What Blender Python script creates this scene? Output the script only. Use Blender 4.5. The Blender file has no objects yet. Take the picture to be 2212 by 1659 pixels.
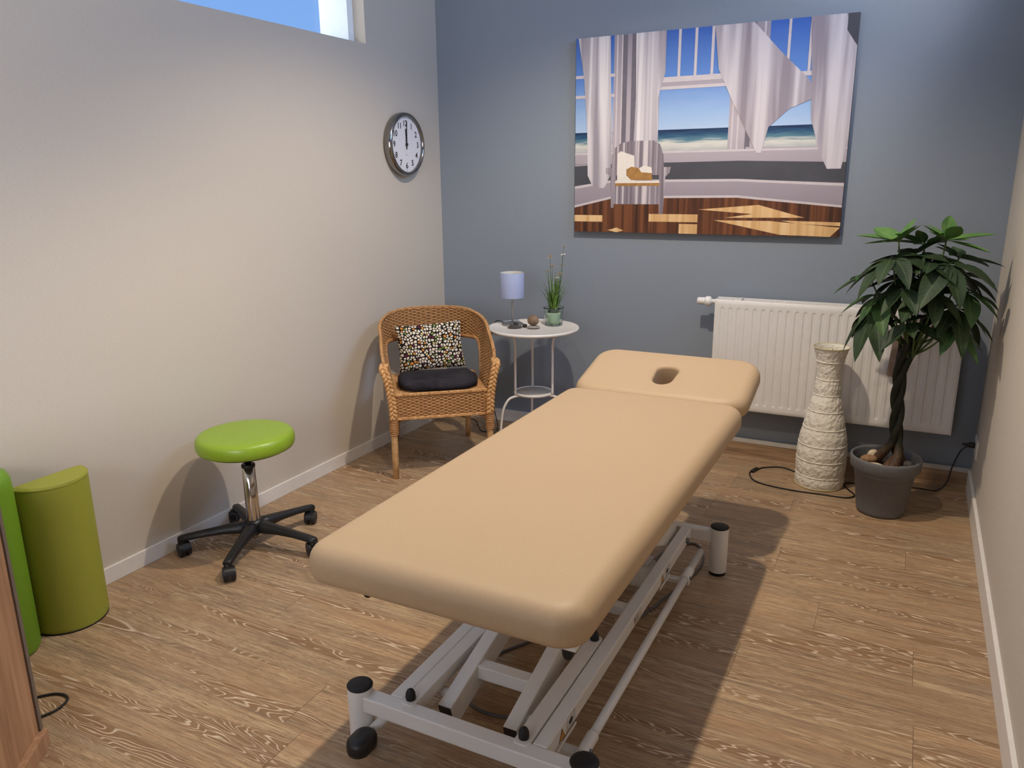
import bpy, bmesh, math, random
from math import sin, cos, pi, radians, sqrt
from mathutils import Vector, Matrix
random.seed(7)
SC = bpy.context.scene
COL = SC.collection
W = 2.961          # room width
CEIL = 3.0
YB = -5.3          # wall behind the camera

# ------------------------------------------------------------------ materials
def srgb(r, g, b):
    f = lambda c: c / 12.92 if c <= .04045 else ((c + .055) / 1.055) ** 2.4
    return (f(r / 255), f(g / 255), f(b / 255), 1)

class NT:
    def __init__(s, name):
        s.m = bpy.data.materials.new(name); s.m.use_nodes = True
        s.t = s.m.node_tree; s.n = s.t.nodes; s.l = s.t.links
        s.b = s.n['Principled BSDF']
    def new(s, kind, **kw):
        nd = s.n.new('ShaderNode' + kind)
        for k, v in kw.items():
            if hasattr(nd, k): setattr(nd, k, v)
            else: s.set(nd, k, v)
        return nd
    def set(s, nd, k, v):
        i = nd.inputs[k]
        if isinstance(v, bpy.types.NodeSocket): s.l.new(v, i)
        else: i.default_value = v
    def math(s, op, a, b=0.0, c=None):
        nd = s.n.new('ShaderNodeMath'); nd.operation = op
        s.set(nd, 0, a); s.set(nd, 1, b)
        if c is not None: s.set(nd, 2, c)
        return nd.outputs[0]
    def ramp(s, fac, stops, interp='LINEAR'):
        nd = s.n.new('ShaderNodeValToRGB'); nd.color_ramp.interpolation = interp
        e = nd.color_ramp.elements
        while len(e) < len(stops): e.new(.5)
        for i, (p, c) in enumerate(stops):
            e[i].position = p; e[i].color = c if len(c) == 4 else (*c, 1)
        s.set(nd, 0, fac); return nd.outputs[0]
    def mix(s, fac, a, b, mode='MIX'):
        nd = s.n.new('ShaderNodeMix'); nd.data_type = 'RGBA'; nd.blend_type = mode
        s.set(nd, 0, fac); s.set(nd, 6, a); s.set(nd, 7, b); return nd.outputs[2]
    def coord(s, which='Object', scale=(1, 1, 1), loc=(0, 0, 0), rot=(0, 0, 0)):
        tc = s.n.new('ShaderNodeTexCoord'); mp = s.n.new('ShaderNodeMapping')
        s.l.new(tc.outputs[which], mp.inputs[0])
        mp.inputs['Scale'].default_value = scale; mp.inputs['Location'].default_value = loc
        mp.inputs['Rotation'].default_value = rot
        return mp.outputs[0]
    def noise(s, vec, scale=5, detail=3, rough=.5, dist=0.0):
        nd = s.n.new('ShaderNodeTexNoise'); s.set(nd, 'Vector', vec)
        nd.inputs['Scale'].default_value = scale; nd.inputs['Detail'].default_value = detail
        nd.inputs['Roughness'].default_value = rough; nd.inputs['Distortion'].default_value = dist
        return nd.outputs[0]
    def bump(s, h, strength=.3, dist=.002):
        nd = s.n.new('ShaderNodeBump'); s.set(nd, 'Height', h)
        nd.inputs['Strength'].default_value = strength; nd.inputs['Distance'].default_value = dist
        s.l.new(nd.outputs[0], s.b.inputs['Normal'])
    def base(s, c): s.set(s.b, 'Base Color', c)
    def props(s, rough=.5, metal=0, spec=.5, **kw):
        s.b.inputs['Roughness'].default_value = rough; s.b.inputs['Metallic'].default_value = metal
        s.b.inputs['Specular IOR Level'].default_value = spec
        for k, v in kw.items(): s.b.inputs[k.replace('_', ' ')].default_value = v

def simple(name, rgb, rough=.5, metal=0, var=.06, nscale=30, bump=0.0, bscale=200, spec=.5, **kw):
    t = NT(name); c = srgb(*rgb)
    v = t.coord()
    n = t.noise(v, nscale, 3)
    lo = tuple(x * (1 - var) for x in c[:3]) + (1,); hi = tuple(min(1, x * (1 + var)) for x in c[:3]) + (1,)
    t.base(t.ramp(n, [(.3, lo), (.7, hi)]))
    t.props(rough, metal, spec, **kw)
    if bump: t.bump(t.noise(v, bscale, 2), bump, .001)
    return t.m

M = {}
def wallpaper(name, rgb):
    t = NT(name); c = srgb(*rgb)
    v = t.coord(scale=(1, 1, 6)); v2 = t.coord()
    n = t.noise(v, 90, 3, .6); n2 = t.noise(v2, 1.3, 2)
    a = t.mix(t.ramp(n, [(.3, (0, 0, 0)), (.7, (1, 1, 1))]), tuple(x * .94 for x in c[:3]) + (1,), tuple(min(1, x * 1.05) for x in c[:3]) + (1,))
    t.base(a); t.props(.85, 0, .2)
    t.bump(n, .35, .0015)
    return t.m
M['cream_wall'] = wallpaper('cream wallpaper', (197, 187, 173))
M['blue_wall'] = wallpaper('blue wallpaper', (137, 145, 155))
M['ceiling'] = simple('ceiling paint', (235, 234, 230), .9, var=.02)
M['trim_white'] = simple('white trim', (222, 216, 208), .45, var=.03)
M['frame_white'] = simple('white window frame', (240, 243, 242), .4, var=.02)
M['white_metal'] = simple('white powder coat', (222, 220, 216), .38, var=.03, nscale=12, bump=.08, bscale=500)
M['black_plastic'] = simple('black plastic', (22, 21, 22), .42, bump=.1, bscale=400)
M['black_rubber'] = simple('black rubber', (18, 17, 18), .6)
M['wheel_grey'] = simple('grey castor tread', (70, 70, 74), .5)
M['chrome'] = simple('chrome', (205, 200, 195), .12, 1, var=.02)
M['steel'] = simple('brushed steel', (176, 174, 170), .42, 1, var=.08, nscale=60)
M['grey_cable'] = simple('grey cable', (92, 92, 96), .5)
M['radiator'] = simple('radiator enamel', (226, 221, 216), .3, var=.02)
M['grille'] = simple('radiator grille dark', (60, 55, 52), .6)
M['table_white'] = simple('white lacquer', (226, 219, 212), .35, var=.02)
M['shelf_grey'] = simple('frosted shelf', (176, 170, 162), .4, var=.1, nscale=70)
M['ivory'] = simple('ivory ring', (196, 182, 140), .6)
M['grey_pot'] = simple('matt grey pot', (104, 103, 105), .75, var=.07, nscale=80)
M['soil'] = simple('soil', (40, 30, 24), .95, var=.3, nscale=90, bump=.8, bscale=80)
M['alu'] = simple('aluminium strip', (196, 194, 190), .35, .25)
M['steel_dark'] = simple('bolt steel', (120, 125, 128), .3, 1)
M['olive'] = simple('olive green vinyl', (150, 152, 52), .55, var=.04, nscale=200, bump=.08, bscale=300)
M['lime'] = simple('lime green vinyl', (108, 150, 30), .5, var=.04, nscale=200, bump=.08, bscale=300)
M['seat_green'] = simple('green stool vinyl', (138, 168, 42), .33, var=.03, nscale=200, bump=.06, bscale=300)
M['shade_blue'] = simple('pale blue lamp fabric', (156, 165, 198), .6, var=.05, nscale=120, bump=.2, bscale=500)
M['shade_in'] = simple('white shade lining', (215, 210, 200), .8)
M['outlet'] = simple('outlet plastic', (225, 220, 214), .35)
M['rubber_dark'] = simple('dark foot', (26, 24, 24), .7)
M['cream_ceramic'] = simple('pale green inner pot', (214, 230, 202), .45)
M['stem_green'] = simple('green stem', (70, 92, 44), .6)
M['petal'] = simple('white petal', (225, 214, 202), .7)
M['yellow'] = simple('yellow sticker', (196, 142, 40), .5)
M['ink'] = simple('black ink', (32, 28, 28), .5)
M['red'] = simple('dark red print', (110, 40, 34), .5)
M['sticker'] = simple('pale sticker', (200, 194, 186), .4)

def vinyl():
    t = NT('beige couch vinyl'); v = t.coord()
    c = srgb(189, 161, 127)
    n = t.noise(v, 420, 2); n2 = t.noise(v, 3, 2)
    t.base(t.mix(t.ramp(n, [(.35, (0, 0, 0)), (.65, (1, 1, 1))]), tuple(x * .96 for x in c[:3]) + (1,), tuple(min(1, x * 1.03) for x in c[:3]) + (1,)))
    t.props(.5, 0, .35); t.bump(n, .12, .001); return t.m
M['vinyl'] = vinyl()

def floor_mat():
    t = NT('oak vinyl planks')
    uvn = t.new('UVMap'); uvn.uv_map = 'UVMap'
    at = t.new('Attribute'); at.attribute_name = 'plank'
    sep = t.new('SeparateXYZ'); t.set(sep, 0, uvn.outputs[0])
    u, v = sep.outputs[0], sep.outputs[1]
    asep = t.new('SeparateColor'); t.set(asep, 0, at.outputs['Color'])
    r0, r1 = asep.outputs[0], asep.outputs[1]
    def vec(su, sv, off):
        c = t.new('CombineXYZ')
        t.set(c, 0, t.math('MULTIPLY', t.math('ADD', u, t.math('MULTIPLY', r0, 37.0)), su))
        t.set(c, 1, t.math('MULTIPLY', v, sv)); t.set(c, 2, t.math('ADD', t.math('MULTIPLY', r1, 19.0), off))
        return c.outputs[0]
    fine = t.noise(vec(9, 210, 0), 1, 6, .72)
    mid = t.noise(vec(1.6, 28, 3), 1, 4, .55, .3)
    broad = t.noise(vec(1.1, 7, 6), 1, 3, .5)
    col = t.ramp(fine, [(.28, srgb(104, 80, 58)), (.41, srgb(156, 126, 94)), (.55, srgb(184, 156, 120)), (.70, srgb(214, 188, 152))])
    fleck = t.noise(vec(26, 330, 21), 1, 3, .6)
    col = t.mix(t.math('MULTIPLY', t.ramp(fleck, [(.55, (0, 0, 0)), (.66, (1, 1, 1))]), .75), col, srgb(92, 68, 48))
    col = t.mix(t.math('MULTIPLY', t.ramp(t.noise(vec(3.2, 60, 31), 1, 4, .65), [(.5, (0, 0, 0)), (.66, (1, 1, 1))]), .6), col, srgb(112, 94, 78))
    col = t.mix(t.math('MULTIPLY', t.ramp(t.noise(vec(2.2, 42, 41), 1, 4, .6), [(.55, (0, 0, 0)), (.75, (1, 1, 1))]), .45), col, srgb(220, 196, 158))
    col = t.mix(t.math('MULTIPLY', t.ramp(mid, [(.42, (0, 0, 0)), (.68, (1, 1, 1))]), .5), col, srgb(128, 104, 84))
    col = t.mix(t.math('MULTIPLY', t.ramp(broad, [(.4, (0, 0, 0)), (.7, (1, 1, 1))]), .45), col, srgb(178, 136, 96))
    # cathedral figure: contour lines of a stretched noise, limed pale
    fld = t.noise(vec(1.3, 9, 9), 1, 3.2, .48, .3)
    k = t.math('FRACT', t.math('MULTIPLY', fld, 30.0))
    line = t.math('ABSOLUTE', t.math('SUBTRACT', k, .5))
    ln = t.ramp(line, [(.33, (0, 0, 0)), (.47, (1, 1, 1))])
    mask = t.ramp(t.noise(vec(.75, 11, 14), 1, 2, .5), [(.53, (0, 0, 0)), (.61, (1, 1, 1))])
    brk = t.ramp(fine, [(.3, (.45, .45, .45)), (.55, (1, 1, 1))])
    m = t.mix(1.0, t.mix(1.0, ln, mask, 'MULTIPLY'), brk, 'MULTIPLY')
    dk = t.mix(1.0, mask, (.62, .62, .62, 1), 'MULTIPLY')
    col = t.mix(dk, col, srgb(128, 92, 58))
    col = t.mix(t.math('MULTIPLY', m, .8), col, srgb(230, 210, 182))
    # plank tone
    tone = t.math('ADD', .93, t.math('MULTIPLY', r1, .13))
    hs = t.new('HueSaturation'); t.set(hs, 'Color', col); t.set(hs, 'Value', tone); t.set(hs, 'Saturation', .97)
    t.base(hs.outputs[0])
    t.props(.42, 0, .35)
    hgt = t.math('SUBTRACT', fine, t.math('MULTIPLY', m, .6))
    t.bump(hgt, .25, .001)
    return t.m
M['floor'] = floor_mat()
M['seam'] = simple('plank seam', (104, 80, 60), .8)

def wood_board():
    t = NT('oak board'); v = t.coord(scale=(1.2, 30, 30))
    n = t.noise(v, 2.5, 4, .6, .4)
    t.base(t.ramp(n, [(.3, srgb(124, 98, 76)), (.55, srgb(160, 130, 102)), (.75, srgb(182, 154, 122))]))
    t.props(.5, 0, .3); t.bump(n, .2, .001); return t.m
M['board'] = wood_board()
def cabinet_wood():
    t = NT('beech laminate'); v = t.coord(scale=(14, 14, .8))
    n = t.noise(v, 3, 4, .55, .3)
    t.base(t.ramp(n, [(.3, srgb(150, 112, 84)), (.6, srgb(182, 142, 110)), (.8, srgb(196, 158, 126))]))
    t.props(.45, 0, .3); return t.m
M['cab_wood'] = cabinet_wood()
M['cab_grey'] = simple('grey edge', (112, 100, 92), .6)
def rattan(name, a, b, c, sc):
    t = NT(name); v = t.coord()
    n = t.noise(v, sc, 4, .7); n2 = t.noise(v, 9, 2)
    col = t.ramp(n, [(.3, srgb(*a)), (.52, srgb(*b)), (.75, srgb(*c))])
    t.base(col); t.props(.45, 0, .35); t.bump(n, .15, .001); return t.m
M['wicker'] = rattan('woven wicker', (122, 82, 48), (186, 138, 88), (216, 174, 122), 130)
M['braid'] = rattan('braided cane', (160, 108, 62), (206, 156, 100), (228, 186, 130), 70)
M['rattan'] = rattan('rattan pole', (168, 124, 76), (196, 154, 104), (212, 174, 126), 40)
M['rattan_brown'] = rattan('brown rattan hoop', (140, 94, 54), (178, 128, 80), (200, 152, 102), 40)
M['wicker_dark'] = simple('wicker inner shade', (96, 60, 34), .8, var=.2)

def cushion_pattern():
    t = NT('mosaic print cotton')
    uvn = t.new('UVMap'); uvn.uv_map = 'UVMap'
    dn = t.n.new('ShaderNodeTexNoise'); dn.inputs['Scale'].default_value = 5; t.l.new(uvn.outputs[0], dn.inputs['Vector'])
    off = t.new('VectorMath'); off.operation = 'MULTIPLY_ADD'
    t.l.new(dn.outputs['Color'], off.inputs[0]); off.inputs[1].default_value = (.10, .10, 0); t.l.new(uvn.outputs[0], off.inputs[2])
    def vor(feature):
        nd = t.n.new('ShaderNodeTexVoronoi'); nd.feature = feature; nd.voronoi_dimensions = '2D'
        nd.inputs['Scale'].default_value = 15.5; nd.inputs['Randomness'].default_value = .9
        t.l.new(off.outputs[0], nd.inputs['Vector']); return nd
    e = vor('DISTANCE_TO_EDGE'); f = vor('F1')
    s = t.new('SeparateColor'); t.set(s, 0, f.outputs['Color'])
    col = t.ramp(s.outputs[0], [(0, srgb(226, 212, 190)), (.70, srgb(120, 140, 72)), (.78, srgb(206, 134, 54)), (.86, srgb(98, 40, 58)), (.91, srgb(216, 200, 128)), (.97, srgb(226, 212, 190))], 'CONSTANT')
    ed = t.math('SUBTRACT', e.outputs[0], t.math('MULTIPLY', t.math('MAXIMUM', t.math('SUBTRACT', f.outputs['Distance'], .36), 0.0), .75))
    t.base(t.mix(t.ramp(ed, [(.10, (0, 0, 0)), (.14, (1, 1, 1))]), srgb(24, 20, 22), col))
    t.props(.85, 0, .2)
    t.bump(t.noise(t.coord('UV', scale=(1, 1, 1)), 300, 2), .2, .001)
    return t.m
M['mosaic'] = cushion_pattern()
def dark_cloth():
    t = NT('dark cotton'); v = t.coord()
    n = t.noise(v, 11, 3, .5, .8)
    t.base(t.ramp(n, [(.3, srgb(36, 33, 38)), (.7, srgb(52, 49, 55))])); t.props(.9, 0, .15)
    t.bump(n, .6, .01); return t.m
M['dark_cloth'] = dark_cloth()

def paper():
    t = NT('crinkled rice paper'); v = t.coord()
    vo = t.n.new('ShaderNodeTexVoronoi'); vo.feature = 'F1'; vo.inputs['Scale'].default_value = 46
    d = t.noise(v, 22, 3, .6)
    ad = t.new('VectorMath'); ad.operation = 'ADD'; t.set(ad, 0, v)
    cmb = t.new('CombineXYZ'); dd = t.math('MULTIPLY', d, .06); t.set(cmb, 0, dd); t.set(cmb, 1, dd); t.set(cmb, 2, dd)
    t.set(ad, 1, cmb.outputs[0]); t.l.new(ad.outputs[0], vo.inputs['Vector'])
    t.base(t.ramp(d, [(.3, srgb(222, 214, 198)), (.7, srgb(232, 226, 212))]))
    t.props(.8, 0, .25)
    h = t.math('ADD', vo.outputs['Distance'], t.math('MULTIPLY', d, .8))
    t.bump(h, .75, .006)
    t.b.inputs['Subsurface Weight'].default_value = 0.0
    return t.m
M['paper'] = paper()

def leaf_mat(name, a, b, vein):
    t = NT(name)
    uvn = t.new('UVMap'); uvn.uv_map = 'UVMap'
    sep = t.new('SeparateXYZ'); t.set(sep, 0, uvn.outputs[0])
    au = t.math('ABSOLUTE', t.math('SUBTRACT', sep.outputs[0], .5))
    mid = t.ramp(au, [(.015, (1, 1, 1)), (.05, (0, 0, 0))])
    vv = t.math('FRACT', t.math('MULTIPLY', t.math('SUBTRACT', sep.outputs[1], t.math('MULTIPLY', au, .35)), 11.0))
    ve = t.ramp(t.math('ABSOLUTE', t.math('SUBTRACT', vv, .5)), [(.0, (1, 1, 1)), (.14, (0, 0, 0))])
    n = t.noise(t.coord(), 12, 2)
    col = t.ramp(n, [(.35, srgb(*a)), (.65, srgb(*b))])
    col = t.mix(t.math('MULTIPLY', ve, .16), col, srgb(*vein)); col = t.mix(t.math('MULTIPLY', mid, .38), col, srgb(*vein))
    t.base(col); t.props(.55, 0, .3); t.bump(ve, .15, .001); return t.m
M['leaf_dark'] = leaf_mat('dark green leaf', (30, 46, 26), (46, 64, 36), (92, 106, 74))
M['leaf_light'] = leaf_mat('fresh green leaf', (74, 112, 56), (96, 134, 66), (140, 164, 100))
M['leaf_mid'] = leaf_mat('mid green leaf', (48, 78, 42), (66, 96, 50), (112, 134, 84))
def trunk_mat():
    t = NT('trunk bark'); v = t.coord(scale=(1, 1, .5)); n = t.noise(v, 60, 4, .6)
    v2 = t.coord(); s = t.new('SeparateXYZ'); t.set(s, 0, v2)
    base = t.ramp(n, [(.35, srgb(18, 23, 15)), (.65, srgb(42, 42, 28))])
    low = t.ramp(n, [(.35, srgb(66, 44, 30)), (.65, srgb(110, 80, 60))])
    mz = t.new('MapRange'); t.set(mz, 'Value', s.outputs[2]); t.set(mz, 'From Min', .24); t.set(mz, 'From Max', .34)
    t.base(t.mix(mz.outputs[0], low, base)); t.props(.6, 0, .3); t.bump(n, .5, .004); return t.m
M['trunk'] = trunk_mat()
def grass_mat():
    t = NT('grass blades'); n = t.noise(t.coord(), 60, 2)
    t.base(t.ramp(n, [(.35, srgb(52, 90, 34)), (.65, srgb(126, 160, 74))])); t.props(.5, 0, .3); return t.m
M['grass'] = grass_mat()
def glass_mat(name, rgb, rough=.05, alpha_bump=True):
    t = NT(name); t.base(srgb(*rgb)); t.props(rough, 0, .5, Transmission_Weight=1.0, IOR=1.45)
    if alpha_bump:
        vo = t.n.new('ShaderNodeTexVoronoi'); vo.inputs['Scale'].default_value = 55; t.l.new(t.coord(), vo.inputs['Vector'])
        t.bump(vo.outputs['Distance'], .5, .004)
    return t.m
M['green_glass'] = glass_mat('green pressed glass', (234, 246, 238))
def pane():
    t = NT('window pane')
    tr = t.n.new('ShaderNodeBsdfTransparent'); gl = t.n.new('ShaderNodeBsdfGlossy'); gl.inputs['Roughness'].default_value = .02
    mx = t.n.new('ShaderNodeMixShader'); mx.inputs[0].default_value = .04
    t.l.new(tr.outputs[0], mx.inputs[1]); t.l.new(gl.outputs[0], mx.inputs[2])
    t.l.new(mx.outputs[0], t.n['Material Output'].inputs[0]); return t.m
M['pane'] = pane()
def evap_mat():
    t = NT('smoked water tube'); t.base(srgb(150, 132, 122)); t.props(.18, 0, .5); 
    v = t.coord(scale=(40, 1, 1)); n = t.noise(v, 6, 2)
    t.b.inputs['Metallic'].default_value = .6
    return t.m
M['evap'] = evap_mat()
def stone(name, a, b, sc, rough=.75):
    t = NT(name); n = t.noise(t.coord(), sc, 4, .6)
    t.base(t.ramp(n, [(.35, srgb(*a)), (.65, srgb(*b))])); t.props(rough, 0, .3); t.bump(n, .2, .002); return t.m
M['st_dark'] = stone('dark slate', (62, 58, 56), (84, 80, 76), 60)
M['st_black'] = stone('dark pebble', (34, 30, 30), (58, 52, 50), 90, .5)
M['st_green'] = stone('dark greenish pebble', (46, 50, 46), (70, 74, 66), 90)
M['st_brown'] = stone('banded brown stone', (104, 84, 66), (138, 116, 96), 40)
M['st_grey'] = stone('speckled grey stone', (90, 86, 80), (172, 166, 156), 220)
M['st_white'] = stone('cream stone', (190, 168, 138), (224, 210, 186), 50)
M['st_tan'] = stone('tan stone', (120, 88, 60), (166, 132, 100), 50)
M['st_midgrey'] = stone('grey stone', (70, 66, 66), (100, 96, 94), 60)

# ------------------------------------------------------------------ mesh builder
class MB:
    def __init__(s): s.v = []; s.f = []; s.mi = []; s.uv = []; s.sm = []
    def add(s, vs, fs, mi=0, uvs=None, smooth=True):
        o = len(s.v); s.v += [tuple(x) for x in vs]
        for k, f in enumerate(fs):
            s.f.append([i + o for i in f]); s.mi.append(mi); s.sm.append(smooth)
            s.uv.append(uvs[k] if uvs else None)
        return s
    def build(s, name, mats, parent=None, mod=None, loc=None, bevel=0, autosmooth=None):
        me = bpy.data.meshes.new(name); me.from_pydata(s.v, [], s.f)
        if not isinstance(mats, (list, tuple)): mats = [mats]
        for m in mats: me.materials.append(M[m] if isinstance(m, str) else m)
        me.polygons.foreach_set('material_index', s.mi)
        me.polygons.foreach_set('use_smooth', s.sm)
        if any(u is not None for u in s.uv):
            lay = me.uv_layers.new(name='UVMap'); k = 0; dat = []
            for f, u in zip(s.f, s.uv):
                for j in range(len(f)): dat += list(u[j]) if u else [0, 0]
            lay.data.foreach_set('uv', dat)
        me.update()
        o = bpy.data.objects.new(name, me); COL.objects.link(o)
        if parent is not None: o.parent = parent
        if loc: o.location = loc
        if bevel:
            b = o.modifiers.new('Bevel', 'BEVEL'); b.width = bevel; b.segments = 3; b.limit_method = 'ANGLE'; b.angle_limit = radians(40)
            b.harden_normals = False
        return o
    # --- shapes
    def box(s, lo, hi, mi=0, rot=None, piv=None, smooth=False):
        (x0, y0, z0), (x1, y1, z1) = lo, hi
        vs = [Vector(p) for p in ((x0, y0, z0), (x1, y0, z0), (x1, y1, z0), (x0, y1, z0), (x0, y0, z1), (x1, y0, z1), (x1, y1, z1), (x0, y1, z1))]
        if rot is not None:
            pv = Vector(piv or ((x0 + x1) / 2, (y0 + y1) / 2, (z0 + z1) / 2)); vs = [rot @ (p - pv) + pv for p in vs]
        return s.add(vs, [(0, 3, 2, 1), (4, 5, 6, 7), (0, 1, 5, 4), (1, 2, 6, 5), (2, 3, 7, 6), (3, 0, 4, 7)], mi, smooth=smooth)
    def bar(s, a, b, w, h, mi=0, up=(0, 0, 1)):
        a, b = Vector(a), Vector(b); d = (b - a).normalized(); up = Vector(up)
        sd = d.cross(up).normalized(); u = sd.cross(d)
        vs = [p + sd * (i * w / 2) + u * (j * h / 2) for p in (a, b) for i, j in ((-1, -1), (1, -1), (1, 1), (-1, 1))]
        return s.add(vs, [(0, 3, 2, 1), (4, 5, 6, 7), (0, 1, 5, 4), (1, 2, 6, 5), (2, 3, 7, 6), (3, 0, 4, 7)], mi, smooth=False)
    def tube(s, pts, r, n=10, mi=0, caps=True, closed=False, flat=1.0):
        pts = [Vector(p) for p in pts]; N = len(pts)
        rs = r if isinstance(r, (list, tuple)) else [r] * N
        vs = []; ref = None
        for i, p in enumerate(pts):
            if closed: t = pts[(i + 1) % N] - pts[i - 1]
            else: t = pts[min(i + 1, N - 1)] - pts[max(i - 1, 0)]
            t = t.normalized() if t.length > 1e-9 else Vector((0, 0, 1))
            if ref is None:
                ref = Vector((0, 0, 1)) if abs(t.z) < .9 else Vector((1, 0, 0))
            a = (ref - t * ref.dot(t)).normalized(); b = t.cross(a); ref = a
            for k in range(n):
                q = 2 * pi * k / n; vs.append(p + (a * cos(q) * flat + b * sin(q)) * rs[i])
        fs = []
        for i in range(N if closed else N - 1):
            j = (i + 1) % N
            for k in range(n): fs.append((i * n + k, i * n + (k + 1) % n, j * n + (k + 1) % n, j * n + k))
        if caps and not closed: fs.append(tuple(range(n))[::-1]); fs.append(tuple((N - 1) * n + k for k in range(n)))
        return s.add(vs, fs, mi)
    def lathe(s, prof, c=(0, 0, 0), n=48, mi=0, sx=1, sy=1, cap0=False, cap1=False, smooth=True, mis=None, fn=None):
        c = Vector(c); vs = []
        for (r, z) in prof:
            for k in range(n):
                q = 2 * pi * k / n; rr = r
                p = Vector((c.x + rr * cos(q) * sx, c.y + rr * sin(q) * sy, c.z + z))
                if fn: p = fn(p, q)
                vs.append(p)
        fs = []; 
        for i in range(len(prof) - 1):
            for k in range(n): fs.append((i * n + k, i * n + (k + 1) % n, (i + 1) * n + (k + 1) % n, (i + 1) * n + k))
        s.add(vs, fs, mi, smooth=smooth)
        o = len(s.v) - len(vs)
        if mis:
            base = len(s.f) - len(fs)
            for i, m_ in enumerate(mis):
                for k in range(n): s.mi[base + i * n + k] = m_
        if cap0: s.f.append([o + k for k in range(n)][::-1]); s.mi.append(mi); s.uv.append(None); s.sm.append(False)
        if cap1: s.f.append([o + (len(prof) - 1) * n + k for k in range(n)]); s.mi.append(mi); s.uv.append(None); s.sm.append(False)
        return s
    def cyl(s, a, b, r, n=24, mi=0, r2=None):
        a, b = Vector(a), Vector(b); d = (b - a).normalized()
        ref = Vector((0, 0, 1)) if abs(d.z) < .9 else Vector((1, 0, 0)); u = ref.cross(d).normalized(); w = d.cross(u)
        r2 = r if r2 is None else r2
        vs = [p + (u * cos(2 * pi * k / n) + w * sin(2 * pi * k / n)) * rr for p, rr in ((a, r), (b, r2)) for k in range(n)]
        s.add(vs, [(k, (k + 1) % n, n + (k + 1) % n, n + k) for k in range(n)], mi)
        o = len(s.v) - 2 * n
        for l in ([o + k for k in range(n)][::-1], [o + n + k for k in range(n)]): s.f.append(l); s.mi.append(mi); s.uv.append(None); s.sm.append(False)
        return s
    def loops(s, rings, mi=0, cap0=True, cap1=True):
        n = len(rings[0]); vs = [p for r in rings for p in r]; fs = []
        for i in range(len(rings) - 1):
            for k in range(n): fs.append((i * n + k, i * n + (k + 1) % n, (i + 1) * n + (k + 1) % n, (i + 1) * n + k))
        if cap0: fs.append(tuple(range(n))[::-1])
        if cap1: fs.append(tuple((len(rings) - 1) * n + k for k in range(n)))
        s.add(vs, fs, mi)
        for q in range(int(cap0) + int(cap1)): s.sm[-1 - q] = False
        return s

def thing(name, label, cat, loc=(0, 0, 0), rz=0, group=None):
    o = bpy.data.objects.new(name, None); COL.objects.link(o); o.empty_display_size = .05
    o.location = loc; o.rotation_euler = (0, 0, rz); tag(o, label, cat, group); return o
def tag(o, label, cat, group=None, kind=None):
    o['label'] = label; o['category'] = cat
    if group: o['group'] = group
    if kind: o['kind'] = kind
    return o
def smooth_path(pts, n=8):
    pts = [Vector(p) for p in pts]; out = []
    P_ = [pts[0] * 2 - pts[1]] + pts + [pts[-1] * 2 - pts[-2]]
    for i in range(1, len(P_) - 2):
        a, b, c, d = P_[i - 1:i + 3]
        for k in range(n):
            t = k / n
            out.append(.5 * ((2 * b) + (c - a) * t + (2 * a - 5 * b + 4 * c - d) * t * t + (3 * b - a - 3 * c + d) * t ** 3))
    out.append(pts[-1]); return out

# ------------------------------------------------------------------ room shell
def struct(name, mb, mats, label, cat, **kw):
    return tag(mb.build(name, mats, **kw), label, cat, kind='structure')

# floor: planks with a seam gap over a dark underlay
def build_floor():
    mb = MB(); cols = []
    pw, L = .1916, 1.22
    y0 = -.098; g = .0006
    fixed = {-2: 2.224, -4: 2.704, -5: 2.25, -7: 2.437, -8: 2.738, -9: 2.235, -11: .742, -14: 1.235}
    row = 1
    while True:
        ya = y0 + pw * row; yb = ya - pw          # row spans yb..ya
        if ya < YB - .01: break
        joint = fixed.get(row, random.uniform(0, L))
        x = joint - L * math.ceil(joint / L + .001)
        while x < W + .02:
            a, b = max(x, -.02) + g, min(x + L, W + .02) - g
            if b > a + .002:
                u0 = a - x; ru, rv = random.random(), random.random()
                top, bot = min(ya, .02) - g * .4, yb + g * .4
                if top > bot:
                    mb.add([(a, bot, 0), (b, bot, 0), (b, top, 0), (a, top, 0)], [(0, 1, 2, 3)], 0,
                           [[(u0, bot - yb), (b - x, bot - yb), (b - x, top - yb), (u0, top - yb)]], False)
                    cols.append((ru, rv, 0, 1))
            x += L
        row -= 1
    n = len(mb.f)
    mb.add([(-.02, YB, -.0012), (W + .02, YB, -.0012), (W + .02, .02, -.0012), (-.02, .02, -.0012)], [(0, 1, 2, 3)], 1, smooth=False); cols.append((0, 0, 0, 1))
    mb.box((-.02, YB, -.1), (W + .02, .02, -.002), 1); cols += [(0, 0, 0, 1)] * 6
    o = mb.build('floor', ['floor', 'seam'])
    at = o.data.color_attributes.new('plank', 'FLOAT_COLOR', 'CORNER'); d = []
    for f, c in zip(mb.f, cols): d += list(c) * len(f)
    at.data.foreach_set('color', d)
    tag(o, 'brown oak-look plank floor with pale limed grain', 'floor', kind='structure')
build_floor()

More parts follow.
